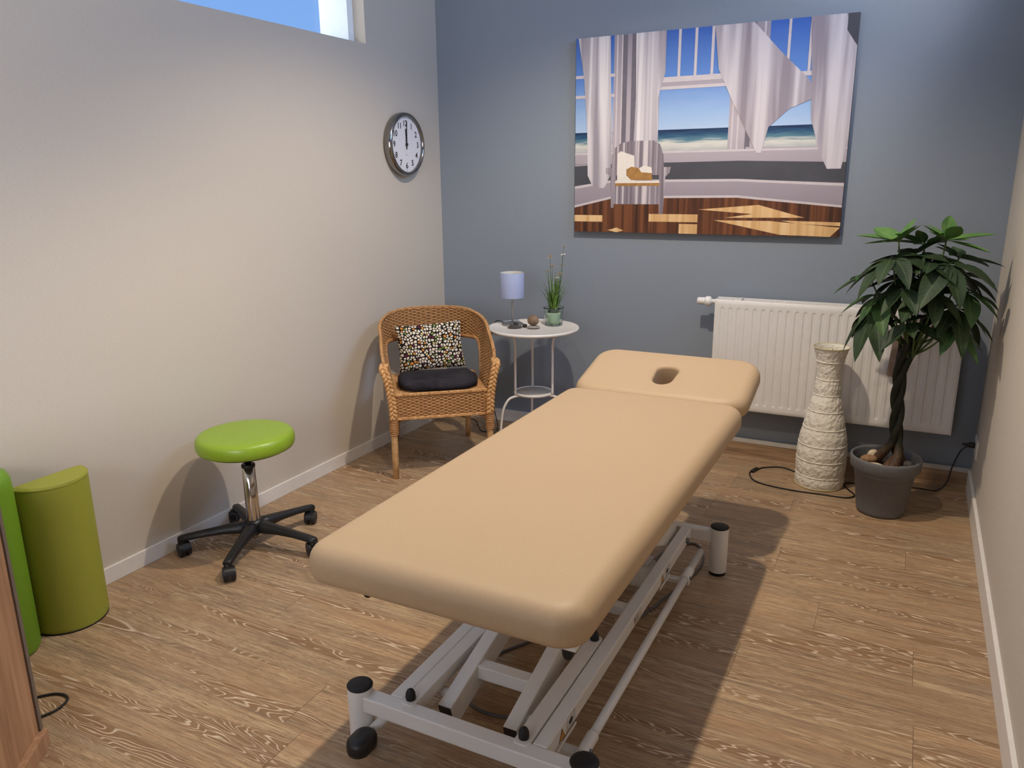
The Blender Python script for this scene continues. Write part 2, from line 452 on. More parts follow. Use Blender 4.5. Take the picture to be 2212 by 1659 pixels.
T = .25
WZ0, WZ1, WY0, WY1 = 2.145, 2.82, -4.3, -.674       # clerestory opening
mb = MB()
mb.box((-T, YB - T, -.1), (0, T, WZ0)); mb.box((-T, YB - T, WZ1), (0, T, CEIL))
mb.box((-T, WY1, WZ0), (0, T, WZ1)); mb.box((-T, YB - T, WZ0), (0, WY0, WZ1))
struct('wall_left', mb, 'cream_wall', 'cream textured wall on the left with the high window', 'wall')
struct('wall_back', MB().box((0, 0, -.1), (W, T, CEIL)), 'blue_wall', 'grey-blue textured wall facing the camera behind the couch', 'wall')
SY0, SY1, SZ0, SZ1 = -1.75, -.45, 2.3, 2.85        # unseen clerestory added in the right wall to bring in daylight
mbr = MB()
mbr.box((W, YB - T, -.1), (W + T, T, SZ0)); mbr.box((W, YB - T, SZ1), (W + T, T, CEIL))
mbr.box((W, SY1, SZ0), (W + T, T, SZ1)); mbr.box((W, YB - T, SZ0), (W + T, SY0, SZ1))
struct('wall_right', mbr, 'cream_wall', 'cream wall along the right edge beside the plant', 'wall')
RX0, RX1, RZ0, RZ1 = .5, 2.3, .9, 2.2  # opening for an unseen window added behind the camera as fill
mb = MB()
mb.box((0, YB - T, -.1), (W, YB, RZ0)); mb.box((0, YB - T, RZ1), (W, YB, CEIL))
mb.box((0, YB - T, RZ0), (RX0, YB, RZ1)); mb.box((RX1, YB - T, RZ0), (W, YB, RZ1))
struct('wall_front', mb, 'cream_wall', 'cream wall behind the camera', 'wall')
struct('ceiling', MB().box((-T, YB - T, CEIL), (W + T, T, CEIL + .1)), 'ceiling', 'white ceiling above the room', 'ceiling')

# clerestory window
def window(name, lab, axis, a0, a1, z0, z1, pos, fw=.05, fd=.05, mull=()):
    mb = MB()
    def bx(p0, p1, q0, q1):
        if axis == 'y': mb.box((pos - fd, p0, q0), (pos, p1, q1))
        else: mb.box((p0, pos - fd, q0), (p1, pos, q1))
    bx(a0, a1, z0, z0 + .006 if name == 'window_1' else z0 + fw); bx(a0, a1, z1 - fw, z1); bx(a0, a0 + fw, z0, z1); bx(a1 - fw, a1, z0, z1)
    for m_ in mull: bx(m_ - fw / 2, m_ + fw / 2, z0, z1)
    o = struct(name, mb, 'frame_white', lab, 'window')
    g = MB()
    if axis == 'y': g.box((pos - fd / 2 - .002, a0, z0), (pos - fd / 2 + .002, a1, z1))
    else: g.box((a0, pos - fd / 2 - .002, z0), (a1, pos - fd / 2 + .002, z1))
    g.build('pane', 'pane', o)
window('window_1', 'high white-framed window strip showing blue sky at the top left', 'y', WY0, WY1, WZ0, WZ1, -.072, .045, .178, ())
window('added_window_rear', 'unseen white-framed window added behind the camera for fill light', 'x', RX0, RX1, RZ0, RZ1, YB - .08, .06, .06, (1.4,))

window('added_window_right', 'unseen high window strip added in the right wall for daylight', 'y', SY0, SY1, SZ0, SZ1, W + .13, .05, .05, (-1.1,))
# baseboards
def skirting(name, lab, pts, h=.065, th=.012):
    mb = MB()
    (x0, y0, z0), (x1, y1, z1) = pts
    mb.box((x0, y0, 0), (x1, y1, h)); return struct(name, mb, 'trim_white', lab, 'baseboard', bevel=.002)
skirting('baseboard_left', 'white baseboard at the foot of the cream left wall', ((0, YB, 0), (.012, 0, 0)))
skirting('baseboard_back', 'short pale baseboard on the blue wall behind the side table', ((.012, -.012, 0), (1.62, 0, 0)), .072)
skirting('baseboard_right', 'white baseboard at the foot of the cream right wall', ((W - .014, YB, 0), (W, -.04, 0)), .095)
skirting('baseboard_front', 'white baseboard behind the camera', ((.012, YB, 0), (W - .014, YB + .012, 0)))
mb = MB(); mb.box((1.62, -.024, 0), (W, 0, .078)); mb.box((1.62, -.0255, .078), (W, -.016, .1), 1)
struct('trim_1', mb, ['board', 'alu'], 'wood-look pipe board with a metal strip below the radiator', 'trim')

# ------------------------------------------------------------------ couch
def rrect(cx, cy, hx, hy, r, n=96, ang0=None, c=None):
    """rounded rectangle sampled by angle from point c"""
    c = Vector(c) if c else Vector((cx, cy)); out = []
    for k in range(n):
        a = 2 * pi * k / n; d = Vector((cos(a), sin(a))); lo, hi = 0.0, 3.0
        for _ in range(40):
            m_ = (lo + hi) / 2; p = c + d * m_
            qx, qy = abs(p.x - cx) - (hx - r), abs(p.y - cy) - (hy - r)
            ins = (sqrt(max(qx, 0) ** 2 + max(qy, 0) ** 2) + min(max(qx, qy), 0)) <= r
            lo, hi = (m_, hi) if ins else (lo, m_)
        out.append(c + d * lo)
    return out
def rrect_even(hx, hy, r, n=160):
    per = n // 4; out = []
    for sx, sy, a0 in ((1, 1, 0), (-1, 1, pi / 2), (-1, -1, pi), (1, -1, 3 * pi / 2)):
        for k in range(per - 12): a = a0 + (pi / 2) * k / (per - 13); out.append(Vector((sx * (hx - r) + r * cos(a), sy * (hy - r) + r * sin(a))))
        c0 = out[-1]; nx_, ny_ = {(1, 1): (-1, 1), (-1, 1): (-1, -1), (-1, -1): (1, -1), (1, -1): (1, 1)}[(sx, sy)]
        a = a0 + pi / 2; d1 = Vector((nx_ * (hx - r) + r * cos(a), ny_ * (hy - r) + r * sin(a)))
        for k in range(1, 13): out.append(c0.lerp(d1, k / 13))
    return out
def pad(hx, hy, zt, zb, r, er, n=192, hole=None, crown=.006, c=None):
    """upholstered pad, local coords, optional hole = (cx, cy, hx, hy, r)"""
    rings = []; h = zt - zb
    hc = Vector(hole[:2]) if hole else Vector((0, 0))
    def ring(inset, z, base=None):
        rr = rrect(0, 0, hx - inset, hy - inset, max(r - inset, .004), n, c=hc) if hole else rrect_even(hx - inset, hy - inset, max(r - inset, .006), n); return [Vector((p.x, p.y, z)) for p in rr]
    br = er * .55
    prof = []
    for k in range(5): a = pi / 2 * k / 4; prof.append((br * (1 - sin(a)), zb + br * (1 - cos(a))))
    for k in range(9): a = pi / 2 * k / 8; prof.append((er * (1 - cos(a)), zt - er * (1 - sin(a))))
    outer = [ring(i, z) for i, z in prof]
    topo = outer[-1]; boto = outer[0]
    def blend(A, B, n_, f): return [[A[k].lerp(B[k], i / n_) + Vector((0, 0, f(i / n_))) for k in range(n)] for i in range(1, n_ + 1)]
    if hole:
        hh = rrect(hole[0], hole[1], hole[2], hole[3], hole[4], n, c=hc)
        # narrower towards the near end
        def hp(p, g): 
            t = (p.y - hole[1]) / hole[3]; w = 1 + .12 * t
            q = Vector((hole[0] + (p.x - hole[0]) * w, p.y)); return hc + (q - hc) * g
        ht = [Vector((*hp(p, 1.12), zt)) for p in hh]; h1 = [Vector((*hp(p, 1.03), zt - .004)) for p in hh]
        h2 = [Vector((*hp(p, 1.0), zt - .014)) for p in hh]; hb = [Vector((*hp(p, .97), zb)) for p in hh]
        rings = [hb] + [hb, ] + outer
        tb = blend(topo, ht, 8, lambda t: crown * sin(pi * t) * .5)
        allr = [hb] + outer + tb + [h1, h2, hb]
        mb = MB(); mb.loops(allr, 0, False, False); return mb
    cen = [Vector((0, 0, zt))] * n
    tb = []
    for i in range(1, 9):
        t = i / 8.6; tb.append([Vector((p.x * (1 - t), p.y * (1 - t), zt + crown * (1 - (1 - t) ** 2))) for p in topo])
    mb = MB(); mb.loops(outer + tb, 0, True, True); return mb

CX = 1.735                                   # couch centre line
couch = thing('massage_table', 'long beige vinyl treatment couch on a white height-adjustable frame', 'massage table', (CX, -2.1, 0))
def cl(x, y, z): return (x - CX, y + 2.1, z)
MX = 1.7425
lp = pad(.360, .82, .647, .557, .07, .046)
o = lp.build('lying_surface', 'vinyl', couch, loc=cl(MX, -2.080, 0)); o['label'] = 'beige upholstered main section'
hb = pad(.3575, .2, .04, -.045, .095, .044, hole=(-.0, -.02, .043, .075, .04), crown=.004)
hr = hb.build('headrest', 'vinyl', couch, loc=cl(MX, -1.066, .6525)); hr.rotation_euler = (radians(14.5), 0, 0); hr['label'] = 'beige tilted head section with breathing hole'

WM = 'white_metal'
ZT = .175; ZB = .13
YN, YF = -2.755, -1.385
XL, XR = 1.43, 2.055
for y, h_ in ((YN, .022), (YF, .02)): MB().box(cl(XL, y - h_, ZB), cl(XR, y + h_, ZT)).build('cross_beam', WM, couch, bevel=.004)
for xa, xb in ((1.505, 1.545), (1.917, 1.957)):
    MB().box(cl(xa, YN + .022, ZB), cl(xb, YF - .02, ZT - .0005)).build('side_beam', WM, couch, bevel=.004)
for x, y in ((XL - .005, YN), (XR + .005, YN), (XL - .005, YF), (XR + .005, YF)):
    p = MB().cyl(cl(x, y, .012), cl(x, y, .192), .0335, 40).build('post', WM, couch, bevel=.002)
    MB().lathe([(.0, .0045), (.025, .004), (.0335, .002), (.0345, 0), (.0335, -.003)][::-1], cl(x, y, .193), 36).build('end_cap', 'black_rubber', p)
    MB().cyl(cl(x, y, 0), cl(x, y, .014), .031, 36).build('rubber_foot', 'black_rubber', p)
def rplate(x0, x1, y0, y1, z0, z1, r=.012):
    rr = [p + Vector(((x0 + x1) / 2, (y0 + y1) / 2)) for p in rrect_even((x1 - x0) / 2, (y1 - y0) / 2, r, 96)]
    return MB().loops([[Vector(cl(p.x, p.y, z)) for p in rr] for z in (z0, z1)])
def bumper(x, y, z, parent, down=False):
    s_ = -1 if down else 1
    pr = [(.0125, 0), (.0135, .006 * s_), (.0125, .018 * s_), (.009, .026 * s_), (.004, .030 * s_), (.0005, .031 * s_)]
    if down: pr = pr[::-1]
    return MB().lathe(pr, cl(x, y, z), 24).build('rubber_bumper', 'black_rubber', parent)
pl1 = rplate(1.873, 1.9145, -2.752, -2.245, ZB + .012, ZT + .003).build('lift_arm', WM, couch, bevel=.002)
bumper(1.893, -2.728, ZT + .003, pl1); bumper(1.896, -2.268, ZT + .003, pl1)
pl2 = rplate(1.548, 1.588, -2.752, -1.9, ZB + .012, ZT + .003).build('lift_arm', WM, couch, bevel=.002)
bumper(1.567, -2.728, ZT + .003, pl2)
# rising inner tubes
for x in (1.628, 1.822):
    a, b = Vector(cl(x, -2.655, .096)), Vector(cl(x, -1.45, .418))
    tb = MB().bar(a, b, .04, .076).build('rising_tube', WM, couch, bevel=.003)
    d = (b - a).normalized()
    MB().bar(a - d * .003, a + d * .001, .036, .072).build('end_plug', 'black_plastic', tb)
sl = .322 / 1.205
MB().bar(cl(1.64, -2.50, .108 + .155 * sl), cl(1.81, -2.50, .108 + .155 * sl), .04, .04).build('tube_brace', WM, couch, bevel=.003)
for xa, xb in ((1.585, 1.61), (1.84, 1.876)): MB().cyl(cl(xa, -2.6, .122), cl(xb, -2.6, .122), .014, 20).build('pivot_shaft', WM, couch)
for x in (1.59, 1.885):
    MB().bar(cl(x, -1.44, .15), cl(x, -1.95, .37), .042, .078).build('rear_arm', WM, couch, bevel=.003)
MB().bar(cl(1.6, -1.47, .165), cl(1.875, -1.47, .165), .03, .03).build('arm_axle', WM, couch, bevel=.002)
MB().bar(cl(1.545, -2.03, .15), cl(1.917, -2.03, .15), .035, .03).build('inner_brace', WM, couch, bevel=.002)
MB().bar(cl(1.735, -1.9, .14), cl(1.735, -1.55, .4), .05, .05).build('lift_motor', 'sticker', couch, bevel=.006)
f = MB()
for x in (1.5, 2.02): f.box(cl(x - .018, -2.80, .538), cl(x + .018, -1.29, .556))
for y in (-2.6, -2.2, -1.45): f.box(cl(1.5, y - .015, .538), cl(2.02, y + .015, .556))
f.box(cl(2.02, -2.86, .543), cl(2.078, -2.77, .5565)); f.build('upper_frame', WM, couch, bevel=.003)
for x in (1.56, 1.93): MB().bar(cl(x, -1.36, .535), cl(x, -.98, .612), .03, .022).build('headrest_support', WM, couch, bevel=.003)
uf = couch
bumper(1.52, -2.815, .535, couch, True); bumper(2.053, -2.84, .54, couch, True)
# foot bar on the right, with brackets; pedal bar on the left
fb = MB().cyl(cl(2.004, -2.70, .098), cl(2.004, -1.43, .098), .0125, 24).build('foot_bar', WM, couch)
for y in (-2.6, -1.64):
    MB().cyl(cl(2.004, y - .03, .098), cl(2.004, y + .045, .098), .0165, 24).build('sleeve', WM, fb, bevel=.001)
    MB().box(cl(1.9, y - .03, .078), cl(2.02, y - .002, .092)).build('bracket', WM, fb, bevel=.002)
    MB().cyl(cl(2.018, y - .014, .1), cl(2.026, y - .014, .1), .006, 12).build('bolt', 'steel_dark', fb)
MB().cyl(cl(1.478, -2.82, .09), cl(1.478, -1.43, .09), .0125, 24).build('pedal_bar', WM, couch)
rr = rrect(1.487, -2.836, .031, .043, .029, 48)
pd = [[Vector(cl(1.487 + (p.x - 1.487) * s_, -2.836 + (p.y + 2.836) * s_, z)) for p in rr] for s_, z in ((.7, .075), (.95, .079), (1, .09), (1, .102), (.93, .112), (.7, .117), (.3, .118))]
MB().loops(pd).build('foot_pedal', 'black_plastic', couch)
f = MB().box(cl(1.95, -1.475, .14), cl(1.959, -1.465, .15)); f.cyl(cl(1.956, -1.47, .152), cl(1.966, -1.47, .152), .011, 16); f.build('axle_bolt', 'steel_dark', couch)
MB().box(cl(1.8, -1.72, .055), cl(1.885, -1.6, .115)).build('control_box', 'outlet', couch, bevel=.008)
MB().box(cl(1.79, -1.66, .115), cl(1.87, -1.585, .122)).build('box_lid', 'outlet', couch, bevel=.002)
for y in (-1.76, -2.62):
    MB().box(cl(1.9575, y - .06, .121), cl(1.961, y + .06, .1285)).build('edge_strip', WM, couch, bevel=.0008)
# warning stickers on the outer face of the right beam
def stickers(y, red=False):
    x = 1.9576; m_ = MB()
    def tri(pts, mi, dx=0): m_.add([cl(x + dx, *p) for p in pts], [tuple(range(len(pts)))], mi, smooth=False)
    def ln(a, b, w, mi=1, dx=.0004):
        a, b = Vector(a), Vector(b); d = (b - a).normalized(); n_ = Vector((-d.y, d.x)) * w / 2
        tri([a - n_, b - n_, b + n_, a + n_], mi, dx)
    if not red:
        tri([(y - .05, .135), (y - .012, .135), (y - .031, .168)], 1); tri([(y - .046, .1372), (y - .016, .1372), (y - .031, .1635)], 0, .0003)
        ln((y - .031, .146), (y - .031, .157), .003); ln((y - .031, .1405), (y - .031, .1425), .003)
        b0, b1, z0, z1 = y, y + .05, .134, .171
        for a, b in (((b0, z0), (b1, z0)), ((b1, z0), (b1, z1)), ((b1, z1), (b0, z1)), ((b0, z1), (b0, z0)), ((b0, .146), (b1, .15)), ((b0, .158), (b0 + .022, .158)), ((b0 + .004, .139), (b1 - .006, .139)), ((b0 + .028, .166), (b0 + .024, .155)), ((b1 - .004, .166), (b0 + .03, .156))): ln(a, b, .0012)
        tri([(b0 + .016, .145), (b0 + .034, .145), (b0 + .038, .156), (b0 + .026, .162), (b0 + .014, .154)], 1, .0004)
    else:
        tri([(y - .03, .137), (y + .045, .137), (y + .045, .168), (y - .03, .168)], 2)
        tri([(y - .027, .146), (y - .017, .144), (y - .017, .160), (y - .027, .162)], 3, .0004)
        for k in range(4): ln((y - .012, .143 + k * .006), (y + .018 - .006 * (k % 2), .143 + k * .006), .0016)
    return m_.build('warning_sticker' if not red else 'type_plate', ['yellow', 'ink', 'sticker', 'red'], couch)
stickers(-2.615); stickers(-1.755); stickers(-2.06, True)
def cable(name, pts, r, mat, parent, off=(0, 0, 0), n=8):
    ps = [Vector(p) - Vector(off) for p in pts]
    return MB().tube(smooth_path(ps, n), r, 8).build(name, mat, parent)
OF = (CX, -2.1, 0)
cable('power_cable', [(1.7, -1.95, .06), (1.66, -2.0, .02), (1.62, -2.11, .005), (1.56, -2.22, .005), (1.535, -2.31, .005), (1.555, -2.43, .005), (1.62, -2.49, .005), (1.72, -2.485, .005), (1.80, -2.42, .005), (1.85, -2.2, .005), (1.866, -1.88, .005), (1.9, -1.8, .005), (1.94, -1.65, .005), (1.985, -1.45, .005), (1.99, -1.32, .005), (1.95, -1.21, .005), (1.90, -1.2, .005), (1.83, -1.32, .005), (1.83, -1.5, .03), (1.84, -1.61, .08)], .0045, 'grey_cable', couch, OF)
cable('control_cable', [(1.80, -1.68, .08), (1.74, -1.72, .03), (1.76, -1.8, .006), (1.82, -1.82, .006), (1.86, -1.74, .06)], .003, 'sticker', couch, OF)
cable('control_cable', [(1.80, -1.64, .08), (1.72, -1.64, .05), (1.68, -1.7, .1)], .003, 'sticker', couch, OF)

# ------------------------------------------------------------------ stool
st = thing('rolling_stool', 'green round-seated stool on a black five-star base with castors', 'stool', (.278, -1.988, 0))
R_ = .192
pr = [(.15, .434), (.172, .433), (.186, .438), (.1915, .448), (.193, .462), (.192, .478), (.188, .488), (.181, .4955), (.170, .499), (.15, .5005), (.1, .5015), (.05, .502), (.0005, .502)]
MB().lathe(pr, n=72).build('seat', 'seat_green', st)
MB().lathe([(.0005, .424), (.15, .424), (.168, .429), (.168, .438), (.1, .438)], n=48).build('seat_base', 'black_plastic', st)
MB().cyl((0, 0, .36), (0, 0, .43), .0125, 32).build('piston_rod', 'chrome', st)
MB().lathe([(.0272, .35), (.0275, .352), (.0275, .36), (.026, .363), (.0135, .3635), (.0125, .36)], n=36).build('collar', 'black_plastic', st)
MB().lathe([(.0275, .115), (.027, .2), (.0255, .35), (.02, .352)], n=40).build('column', 'chrome', st)
MB().lathe([(.0005, .052), (.02, .052), (.024, .06), (.034, .066), (.043, .08), (.046, .1), (.036, .118), (.0275, .122)], n=40).build('base_hub', 'black_plastic', st)
MB().cyl((0, 0, .04), (0, 0, .053), .015, 24).build('hub_pin', 'steel', st)
for k in range(5):
    a = radians(6.5 + 72 * k); c_, s_ = cos(a), sin(a)
    def rp(r, t, z): return Vector((r * c_ - t * s_, r * s_ + t * c_, z))
    rings = []
    for r, w, zt, zb in ((.02, .030, .118, .07), (.06, .027, .112, .068), (.12, .021, .105, .072), (.2, .018, .095, .069), (.27, .0175, .086, .062), (.292, .0165, .082, .06), (.300, .011, .078, .062)):
        rg = []
        for q in range(16):
            an = 2 * pi * q / 16; cx_, sz_ = cos(an), sin(an)
            ex = abs(cx_) ** .6 * (1 if cx_ >= 0 else -1); ez = abs(sz_) ** .6 * (1 if sz_ >= 0 else -1)
            rg.append(rp(r, w * 1.12 * ex * (1 if sz_ < .3 else .8), (zt + zb) / 2 + (zt - zb) / 2 * ez))
        rings.append(rg)
    lg = MB().loops(rings).build('leg', 'black_plastic', st)
    ca = MB(); cr = .285
    ca.cyl(rp(cr, 0, .045), rp(cr, 0, .068), .0165, 20)
    w_a = a + (0.9, 2.2, -.6, .5, -1.1)[k]; ax = Vector((cos(w_a), sin(w_a), 0)); ctr = rp(cr, 0, .0285) + Vector((-ax.y, ax.x, 0)) * .013
    # hood
    hood = []
    for q in range(10):
        an = pi * q / 9; d = Vector((-ax.y, ax.x, 0)) * cos(an) * .0305 + Vector((0, 0, sin(an) * .0305)); hood.append(d)
    for q in range(9):
        ca.add([ctr + hood[q] - ax * .016, ctr + hood[q] + ax * .016, ctr + hood[q + 1] + ax * .016, ctr + hood[q + 1] - ax * .016], [(0, 1, 2, 3)], 0)
    ca.build('castor', 'black_plastic', lg)
    for sd in (-1, 1):
        wm = MB(); wm.cyl(ctr + ax * (.006 * sd), ctr + ax * (.022 * sd), .0283, 32, 1); wm.cyl(ctr + ax * (.0215 * sd), ctr + ax * (.0232 * sd), .023, 28, 0); wm.cyl(ctr + ax * (.0228 * sd), ctr + ax * (.0246 * sd), .0165, 24, 1)
        wm.build('wheel', ['wheel_grey', 'black_plastic'], lg, bevel=.002)

# ------------------------------------------------------------------ bolsters
gb = MB().lathe([(.0005, 0), (.085, 0), (.095, .004), (.1, .014), (.1, .56), (.098, .59), (.088, .61), (.06, .618), (.0005, .62)], n=56)
gb.build('cylinder_bolster', 'lime', loc=(.109, -2.922, 0)); tag(bpy.data.objects['cylinder_bolster'], 'bright lime green round bolster standing at the left edge of the picture', 'bolster')
ob = thing('half_round_bolster', 'olive green half-round bolster standing on end against the left wall', 'bolster', (.085, -2.69, 0))
def dsec(inset, z, r=.125, n=40):
    out = []; r = r - inset; cr = .018
    for k in range(n):
        a = -pi / 2 + pi * k / (n - 1); out.append(Vector((inset + cr * .3 + r * cos(a) * 1.0, r * sin(a), z)))
    for k in range(1, 10):
        t = k / 10; out.append(Vector((inset, r * (1 - 2 * t) * .98, z)))
    return out
MB().loops([dsec(i, z) for i, z in ((.01, .004), (.002, .008), (0, .02), (0, .510), (.002, .522), (.008, .529), (.02, .532))]).build('body', 'olive', ob)
MB().loops([dsec(i, z) for i, z in ((.002, .517), (-.002, .520), (-.002, .524), (.002, .527))]).build('piping', 'olive', ob)
MB().loops([dsec(.004, 0), dsec(.001, .006)]).build('base_seam', 'rubber_dark', ob)

# ------------------------------------------------------------------ cabinet (left edge)
cab = thing('cabinet', 'beech-look cabinet side panel with a grey back edge at the lower left corner', 'cabinet', (.634, -3.136, 0), math.atan2(-.8, .6))
# local x runs along the visible face towards the camera; body lies on the right-hand (local -y) side
MB().box((0.012, -.48, .05), (.42, 0, .75)).build('body', 'cab_wood', cab, bevel=.001)
MB().box((-.004, -.48, .03), (.012, .005, .75)).build('back_panel', 'cab_grey', cab, bevel=.001)
MB().box((.0, -.46, 0), (.4, .018, .05)).build('plinth', 'cab_wood', cab, bevel=.001)
MB().box((-.006, -.49, .75), (.43, .006, .772)).build('top', 'cab_wood', cab, bevel=.001)
kb = MB().tube(smooth_path([(.40, -3.06, .006), (.46, -2.99, .005), (.515, -2.985, .005), (.535, -3.03, .005), (.525, -3.075, .006)], 8), .0035, 8).build('loose_cable', 'black_rubber')
tag(kb, 'short black cable loop on the floor behind the cabinet', 'cable')

# ------------------------------------------------------------------ clock
ck = thing('wall_clock', 'round white wall clock with a deep chrome rim and black numerals', 'clock', (0, -.405, 1.661))
ck_r = .168
def lx(prof, name, mat, n=72):
    mb = MB(); vs = []; 
    for r, x in prof: vs += [(x, r * cos(2 * pi * k / n), r * sin(2 * pi * k / n)) for k in range(n)]
    fs = [(i * n + k, i * n + (k + 1) % n, (i + 1) * n + (k + 1) % n, (i + 1) * n + k) for i in range(len(prof) - 1) for k in range(n)]
    mb.add(vs, fs, 0); return mb.build(name, mat, ck)
M['clock_rim'] = simple('clock rim chrome', (150, 146, 142), .14, 1, var=.02)
lx([(.150, .002), (.164, .004), (.169, .012), (.170, .03), (.167, .045), (.160, .052), (.152, .053), (.148, .049), (.147, .04)], 'rim', 'clock_rim')
mb = MB(); n = 64; mb.add([(.036, .1475 * cos(2 * pi * k / n), .1475 * sin(2 * pi * k / n)) for k in range(n)], [tuple(range(n))], 0, smooth=False)
M['dial'] = simple('white dial', (222, 220, 222), .5, var=.01)
mb.build('dial', 'dial', ck)
def text_mesh(txt, size):
    cu = bpy.data.curves.new('t', 'FONT'); cu.body = txt; cu.size = size; cu.align_x = 'CENTER'; cu.align_y = 'CENTER'; cu.extrude = .0002; cu.offset = .0007
    ob_ = bpy.data.objects.new('t', cu); COL.objects.link(ob_)
    me = bpy.data.meshes.new_from_object(ob_.evaluated_get(bpy.context.evaluated_depsgraph_get()))
    vs = [v.co.copy() for v in me.vertices]; fs = [tuple(p.vertices) for p in me.polygons]
    bpy.data.objects.remove(ob_); bpy.data.meshes.remove(me); return vs, fs
# viewer stands at +x looking -x: right hand is +y
for h in range(1, 13):
    a = pi / 2 - h * pi / 6; vs, fs = text_mesh(str(h), .043)
    cx_ = (min(v.x for v in vs) + max(v.x for v in vs)) / 2; cy_ = (min(v.y for v in vs) + max(v.y for v in vs)) / 2
    MB().add([(.0368 + v.z, cos(a) * .112 + v.x - cx_, sin(a) * .112 + v.y - cy_) for v in vs], fs, 0, smooth=False).build('numeral', 'ink', ck)
mk = MB()
for k in range(60):
    a = k * pi / 30; big = k % 5 == 0; r0, r1, w = (.136, .144, .0012) if big else (.1395, .1415, .0005)
    d = Vector((0, cos(a), sin(a))); t_ = Vector((0, -sin(a), cos(a)))
    mk.add([Vector((.0366, 0, 0)) + d * r0 - t_ * w, Vector((.0366, 0, 0)) + d * r1 - t_ * w, Vector((.0366, 0, 0)) + d * r1 + t_ * w, Vector((.0366, 0, 0)) + d * r0 + t_ * w], [(0, 1, 2, 3)], 0, smooth=False)
mm_ = MB(); mm_.add([(.0366, -.008, -.056), (.0366, .008, -.056), (.0366, .008, -.0545), (.0366, -.008, -.0545)], [(0, 1, 2, 3)], 0, smooth=False)
mk.build('minute_marks', 'ink', ck); mm_.build('dial_mark', 'steel_dark', ck)
def hand(name, ang, L, back, w, x):
    a = pi / 2 - radians(ang); d = Vector((0, cos(a), sin(a))); t_ = Vector((0, -sin(a), cos(a))); o0 = Vector((x, 0, 0))
    m_ = MB(); vs = []
    for dx in (0, .0012): vs += [o0 + Vector((dx, 0, 0)) + d * l - t_ * w for l in (-back, L)] + [o0 + Vector((dx, 0, 0)) + d * l + t_ * w for l in (L, -back)]
    m_.add(vs, [(0, 3, 2, 1), (4, 5, 6, 7), (0, 1, 5, 4), (1, 2, 6, 5), (2, 3, 7, 6), (3, 0, 4, 7)], 0, smooth=False)
    m_.build(name, 'ink', ck)
hand('hour_hand', -2, .082, .02, .0034, .039); hand('minute_hand', 3, .122, .026, .0028, .0415)
MB().cyl((.0375, 0, 0), (.045, 0, 0), .0085, 24).build('centre_pin', 'ink', ck)

# ------------------------------------------------------------------ picture (generic seaside-window print)
PX0, PX1, PZ0, PZ1 = .891, 2.272, 1.183, 2.183
PW, PH = PX1 - PX0, PZ1 - PZ0
pic = thing('canvas_picture', 'large unframed canvas picture of white curtains and sea windows on the blue wall', 'picture', ((PX0 + PX1) / 2, 0, PZ0))
M['canvas_side'] = simple('canvas side', (70, 60, 58), .8)
MB().box((-PW / 2, -.03, 0), (PW / 2, -.002, PH)).build('canvas', 'canvas_side', pic)
def grad(name, stops, axis=2, rough=.6, streak=None):
    t = NT(name); v = t.coord(); s = t.new('SeparateXYZ'); t.set(s, 0, v)
    val = s.outputs[axis]
    if streak: val = t.math('ADD', val, t.math('MULTIPLY', t.math('SUBTRACT', t.noise(t.coord(scale=streak), 3, 3), .5), .05))
    t.base(t.ramp(val, [(p, srgb(*c)) for p, c in stops])); t.props(rough, 0, .3); return t.m
# local z 0..1 = height in the print (PH = 1.0)
M['p_sky'] = grad('print sky', [(.42, (190, 206, 222)), (.6, (150, 178, 214)), (.78, (92, 132, 196)), (1.0, (58, 98, 176))], streak=(2, 1, 9))
M['p_sea'] = grad('print sea', [(.40, (184, 170, 150)), (.42, (170, 172, 172)), (.455, (206, 204, 194)), (.475, (86, 124, 140)), (.50, (40, 78, 110)), (.525, (24, 42, 78))], streak=(3, 1, 30))
M['p_lilac'] = grad('print sill', [(.1, (142, 132, 142)), (.5, (176, 166, 172)), (1.0, (150, 142, 152))], streak=(6, 1, 6))
M['p_dark'] = simple('print dark band', (66, 66, 74), .6, var=.12, nscale=8)
M['p_trim'] = simple('print trim', (196, 186, 188), .6, var=.05)
M['p_shadow'] = simple('print shadow trim', (104, 98, 108), .6, var=.08)
def p_curtain(name, a, b, c, sc, rotz):
    t = NT(name); v = t.coord(scale=(sc, 1, .6), rot=(0, rotz, 0)); n = t.noise(v, 1.0, 3, .5, .4)
    t.base(t.ramp(n, [(.38, srgb(*a)), (.5, srgb(*b)), (.62, srgb(*c))])); t.props(.6, 0, .3); return t.m
M['p_cur1'] = p_curtain('print curtain', (150, 142, 150), (188, 181, 186), (220, 214, 214), 22, 0)
M['p_cur2'] = p_curtain('print blown curtain', (142, 132, 140), (174, 165, 171), (202, 194, 197), 14, .6)
M['p_floor'] = p_curtain('print floor', (62, 36, 24), (92, 54, 34), (118, 72, 44), 30, .3)
M['p_patch'] = p_curtain('print sun patch', (190, 146, 96), (214, 172, 118), (226, 190, 140), 20, .3)
M['p_cane'] = p_curtain('print chair', (118, 108, 116), (150, 140, 148), (206, 196, 196), 60, .5)
M['p_tan'] = simple('print tan', (160, 116, 60), .6, var=.2, nscale=40)
M['p_pale'] = simple('print pale', (222, 214, 204), .6, var=.05)
pnames = ['p_sky', 'p_sea', 'p_lilac', 'p_dark', 'p_trim', 'p_shadow', 'p_cur1', 'p_cur2', 'p_floor', 'p_patch', 'p_cane', 'p_tan', 'p_pale']
pm = MB(); layer = [0]
